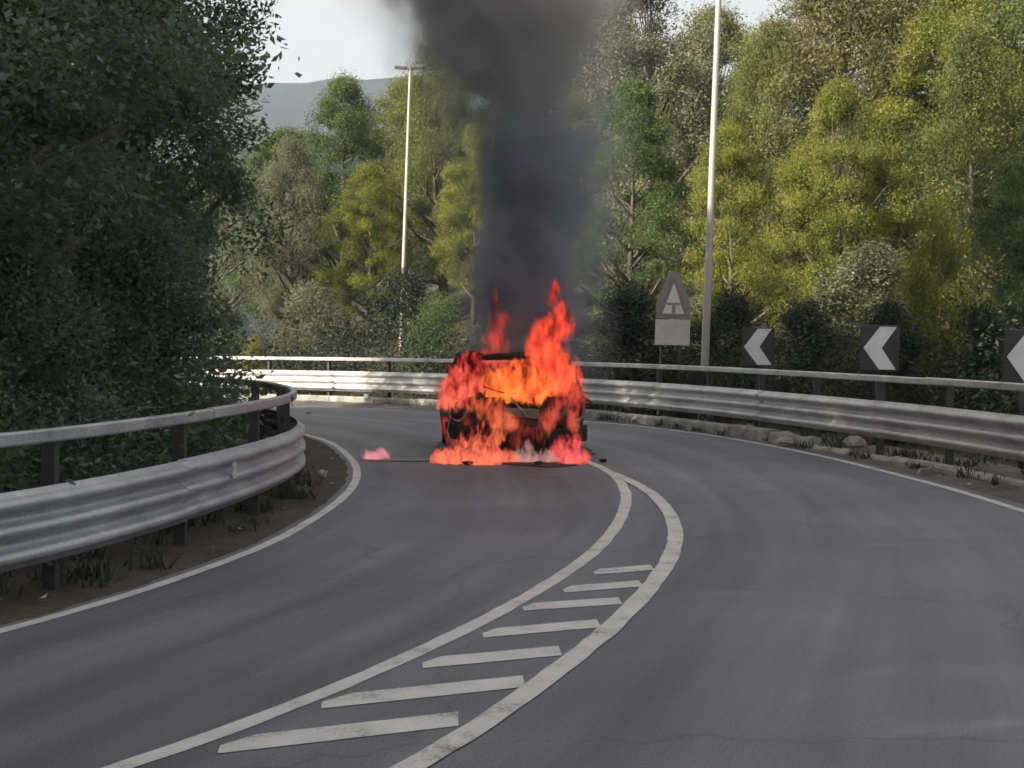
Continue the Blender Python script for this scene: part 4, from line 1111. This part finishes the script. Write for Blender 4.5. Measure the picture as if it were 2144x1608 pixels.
flame('low orange fire spreading on the road under the left of the bumper',
      [(-0.7, FY - 0.3, 0.05, 0.22, 0.2, 0.12), (-0.38, FY - 0.5, 0.07, 0.2, 0.16, 0.13), (-0.08, FY - 0.2, 0.05, 0.16, 0.12, 0.1), (-0.4, FY - 0.24, 0.22, 0.15, 0.1, 0.2), (-0.9, FY - 0.12, 0.05, 0.1, 0.16, 0.09), (-0.62, FY - 0.2, 0.2, 0.09, 0.08, 0.16)],
      (0.95, 0.2, 0.1), (0.8, 0.09, 0.06), 0.95, 0.0, 0.6, 8.0, 2.2, 24, 0.5, seed=10.0)
flame('small red fire on the road at the right rear wheel',
      [(0.76, FY - 0.42, 0.07, 0.16, 0.16, 0.12), (0.62, FY - 0.2, 0.14, 0.12, 0.1, 0.16), (0.9, FY - 0.12, 0.05, 0.09, 0.12, 0.09), (0.8, FY - 0.2, 0.25, 0.09, 0.08, 0.13)],
      (0.95, 0.14, 0.12), (0.85, 0.06, 0.07), 1.0, 0.0, 0.5, 8.0, 1.3, 22, 0.5, seed=12.0)
flame('pale flickering fire on the road below the middle of the bumper',
      [(0.2, FY - 0.24, 0.07, 0.16, 0.1, 0.1), (0.22, FY - 0.22, 0.2, 0.07, 0.06, 0.1), (0.45, FY - 0.22, 0.06, 0.14, 0.1, 0.09)],
      (0.75, 0.38, 0.33), (0.5, 0.25, 0.24), 0.75, 0.0, 0.4, 9.0, 1.4, 14, 0.6, seed=14.0)
flame('orange flame licking down the left of the tailgate to the bumper',
      [(-0.3, FY - 0.16, 0.7, 0.13, 0.09, 0.15), (-0.22, FY - 0.18, 0.52, 0.13, 0.09, 0.19), (-0.16, FY - 0.2, 0.38, 0.1, 0.08, 0.12), (-0.44, FY - 0.15, 0.74, 0.15, 0.08, 0.09), (-0.02, FY - 0.2, 0.5, 0.1, 0.07, 0.15)],
      (0.95, 0.2, 0.07), (0.75, 0.08, 0.04), 0.9, 0.2, 1.3, 8.0, 1.8, 16, 0.55, seed=16.0)
flame('red flames around the right tail lamp of the car',
      [(0.55, FY - 0.15, 0.68, 0.09, 0.07, 0.17), (0.46, FY - 0.17, 0.52, 0.1, 0.07, 0.15), (0.76, FY - 0.12, 0.62, 0.1, 0.07, 0.2), (0.82, FY - 0.12, 0.45, 0.08, 0.06, 0.15), (0.78, FY - 0.1, 0.82, 0.2, 0.1, 0.15)],
      (0.95, 0.16, 0.09), (0.8, 0.06, 0.05), 0.95, 0.2, 1.3, 8.0, 1.4, 9, 0.7, seed=18.0)
flame('red flame creeping along the left flank of the car body',
      [(-0.8, FY + 0.05, 0.5, 0.1, 0.1, 0.16), (-0.74, FY - 0.08, 0.32, 0.1, 0.08, 0.13), (-0.6, FY - 0.14, 0.44, 0.09, 0.07, 0.12)],
      (0.8, 0.1, 0.05), (0.5, 0.035, 0.03), 0.85, 0.1, 1.1, 8.0, 1.6, 8, 0.7, seed=22.0)
flame('dim red flicker in the middle of the bumper below the number plate',
      [(0.15, FY - 0.2, 0.44, 0.14, 0.07, 0.1), (0.32, FY - 0.2, 0.36, 0.1, 0.07, 0.1), (0.05, FY - 0.2, 0.3, 0.09, 0.07, 0.1)],
      (0.7, 0.1, 0.05), (0.4, 0.03, 0.03), 0.75, 0.1, 0.9, 9.0, 1.6, 7, 0.7, seed=24.0)
flame('small pink flame on spilled fuel apart from the car, to its left',
      [(-1.80, FY + 0.22, 0.05, 0.14, 0.1, 0.07), (-1.7, FY + 0.22, 0.07, 0.1, 0.08, 0.07)],
      (0.95, 0.36, 0.4), (0.8, 0.2, 0.28), 0.9, 0.0, 0.4, 9.0, 1.5, 14, 0.8, voxel=0.02, seed=20.0)

def smoke_mat():
    m, nt, out = mat_new('black_smoke')
    tc = nd(nt, 'ShaderNodeTexCoord')
    L = nt.links.new
    sx = nd(nt, 'ShaderNodeSeparateXYZ'); L(tc.outputs['Object'], sx.inputs[0])
    # smoke column: axis and radius as functions of height
    def curve(src, pts):
        """piecewise linear function of z in 0..12 m, values scaled into 0..1 then back"""
        c = nd(nt, 'ShaderNodeFloatCurve'); cv = c.mapping.curves[0]
        for i, (z, v) in enumerate(pts):
            q = (z / 12, v)
            if i < 2: cv.points[i].location = q
            else: cv.points.new(*q)
        c.mapping.update()
        d = nd(nt, 'ShaderNodeMath', operation='DIVIDE'); d.inputs[1].default_value = 12
        L(src, d.inputs[0]); L(d.outputs[0], c.inputs['Value']); return c.outputs[0]
    zc = sx.outputs['Z']
    def math2(op, a, b):
        n = nd(nt, 'ShaderNodeMath', operation=op)
        for i, q in enumerate((a, b)):
            if isinstance(q, (int, float)): n.inputs[i].default_value = q
            else: L(q, n.inputs[i])
        return n.outputs[0]
    ax = math2('SUBTRACT', curve(zc, [(0, 0.5 + 0.30 / 4), (2.2, 0.5 + 0.30 / 4), (4.0, 0.5 + 0.28 / 4), (5.6, 0.5 - 0.12 / 4), (9, 0.5 - 1.1 / 4), (12, 0.5 - 1.6 / 4)]), 0.5)
    ax = math2('MULTIPLY', ax, 4.0)
    rr = math2('MULTIPLY', curve(zc, [(0, 0.22), (1.2, 0.23), (2.2, 0.235), (3.2, 0.265), (4.3, 0.29), (5.4, 0.38), (7, 0.48), (12, 0.7)]), 4.0)
    dx = math2('SUBTRACT', sx.outputs['X'], ax); dy = math2('SUBTRACT', sx.outputs['Y'], 20.9)
    # turbulence displaces the distance field
    mp = nd(nt, 'ShaderNodeMapping'); mp.inputs['Scale'].default_value = (1, 1, 0.75); L(tc.outputs['Object'], mp.inputs[0])
    nz = nd(nt, 'ShaderNodeTexNoise', Scale=0.95, Detail=4.0, Roughness=0.55, Distortion=0.4); L(mp.outputs[0], nz.inputs['Vector'])
    nz2 = nd(nt, 'ShaderNodeTexNoise', Scale=2.6, Detail=4.0, Roughness=0.6); L(mp.outputs[0], nz2.inputs['Vector'])
    d2 = math2('SQRT', math2('ADD', math2('MULTIPLY', dx, dx), math2('MULTIPLY', dy, dy)), 0)
    q = math2('DIVIDE', d2, rr)
    q = math2('ADD', q, math2('MULTIPLY', math2('SUBTRACT', 0.5, nz.outputs['Fac']), 1.45))
    q = math2('ADD', q, math2('MULTIPLY', math2('SUBTRACT', 0.5, nz2.outputs['Fac']), 1.1))
    mr = nd(nt, 'ShaderNodeMapRange', interpolation_type='SMOOTHSTEP')
    mr.inputs['From Min'].default_value = 0.95; mr.inputs['From Max'].default_value = 0.42
    mr.inputs['To Min'].default_value = 0.0; mr.inputs['To Max'].default_value = 1.0
    L(q, mr.inputs['Value'])
    dens = math2('MULTIPLY', mr.outputs[0], curve(zc, [(0, 0.0), (1.2, 0.12), (1.7, 0.5), (2.4, 1.0), (4.0, 0.95), (4.75, 0.4), (5.4, 0.62), (7, 0.4), (12, 0.2)]))
    # a thin veil round the dark core
    mr2 = nd(nt, 'ShaderNodeMapRange', interpolation_type='SMOOTHSTEP')
    mr2.inputs['From Min'].default_value = 1.5; mr2.inputs['From Max'].default_value = 0.5
    mr2.inputs['To Min'].default_value = 0.0; mr2.inputs['To Max'].default_value = 0.10
    L(q, mr2.inputs['Value'])
    veil = math2('MULTIPLY', mr2.outputs[0], curve(zc, [(0, 0.0), (0.8, 0.3), (1.6, 0.9), (5.0, 1.0), (12, 1.0)]))
    dens = math2('MULTIPLY', math2('ADD', dens, veil), 3.0)
    pv = nd(nt, 'ShaderNodeVolumePrincipled')
    pv.inputs['Color'].default_value = (0.53, 0.545, 0.61, 1)
    pv.inputs['Anisotropy'].default_value = 0.0
    # the plume dilutes; its sunlit top is painted in too, paler and browner
    sunlit_top = nd(nt, 'ShaderNodeMapRange'); sunlit_top.inputs['From Min'].default_value = 4.2; sunlit_top.inputs['From Max'].default_value = 7.5; L(zc, sunlit_top.inputs['Value'])
    cm = nd(nt, 'ShaderNodeMixRGB'); cm.inputs['Color1'].default_value = (0.46, 0.485, 0.57, 1); cm.inputs['Color2'].default_value = (0.8, 0.75, 0.69, 1)
    L(sunlit_top.outputs[0], cm.inputs['Fac']); L(cm.outputs[0], pv.inputs['Color'])
    L(dens, pv.inputs['Density'])
    L(pv.outputs[0], out.inputs['Volume'])
    m.cycles.volume_step_rate = 0.35
    return m
sb = []
for i in range(24):
    z = 1.25 + i * 0.4
    r = np.interp(z, [0, 1.2, 2.2, 3.2, 4.3, 5.4, 7, 12], [0.88, 0.96, 1.0, 1.12, 1.24, 1.56, 1.92, 2.8])
    x = np.interp(z, [0, 2.2, 4.0, 5.6, 9, 12], [0.30, 0.30, 0.28, -0.12, -1.1, -1.6])
    sb.append((float(x) + 0.15 * math.sin(i * 1.9), 20.9 + 0.12 * math.cos(i * 2.3), z, float(r) * 1.25, float(r) * 1.25, 0.75))
sm = obj('smoke', union_blobs(sb, 0.12, 0.16, 3.0, 1.1), smoke_mat())
tag(sm, 'thick column of black smoke rising from the burning car', 'smoke', kind='stuff')

# ------------------------------------------------------------------ haze
hz_mat, nt, out = mat_new('haze_air')
pv = nd(nt, 'ShaderNodeVolumePrincipled'); pv.inputs['Color'].default_value = (0.68, 0.8, 1.0, 1); pv.inputs['Density'].default_value = 0.00055; pv.inputs['Anisotropy'].default_value = 0.3
nt.links.new(pv.outputs[0], out.inputs['Volume'])
hz = MB().box((0, 200, 75.0), (1900, 1750, 154)).build('haze', hz_mat)
tag(hz, 'thin pale haze in the air towards the far hill', 'haze', kind='stuff')
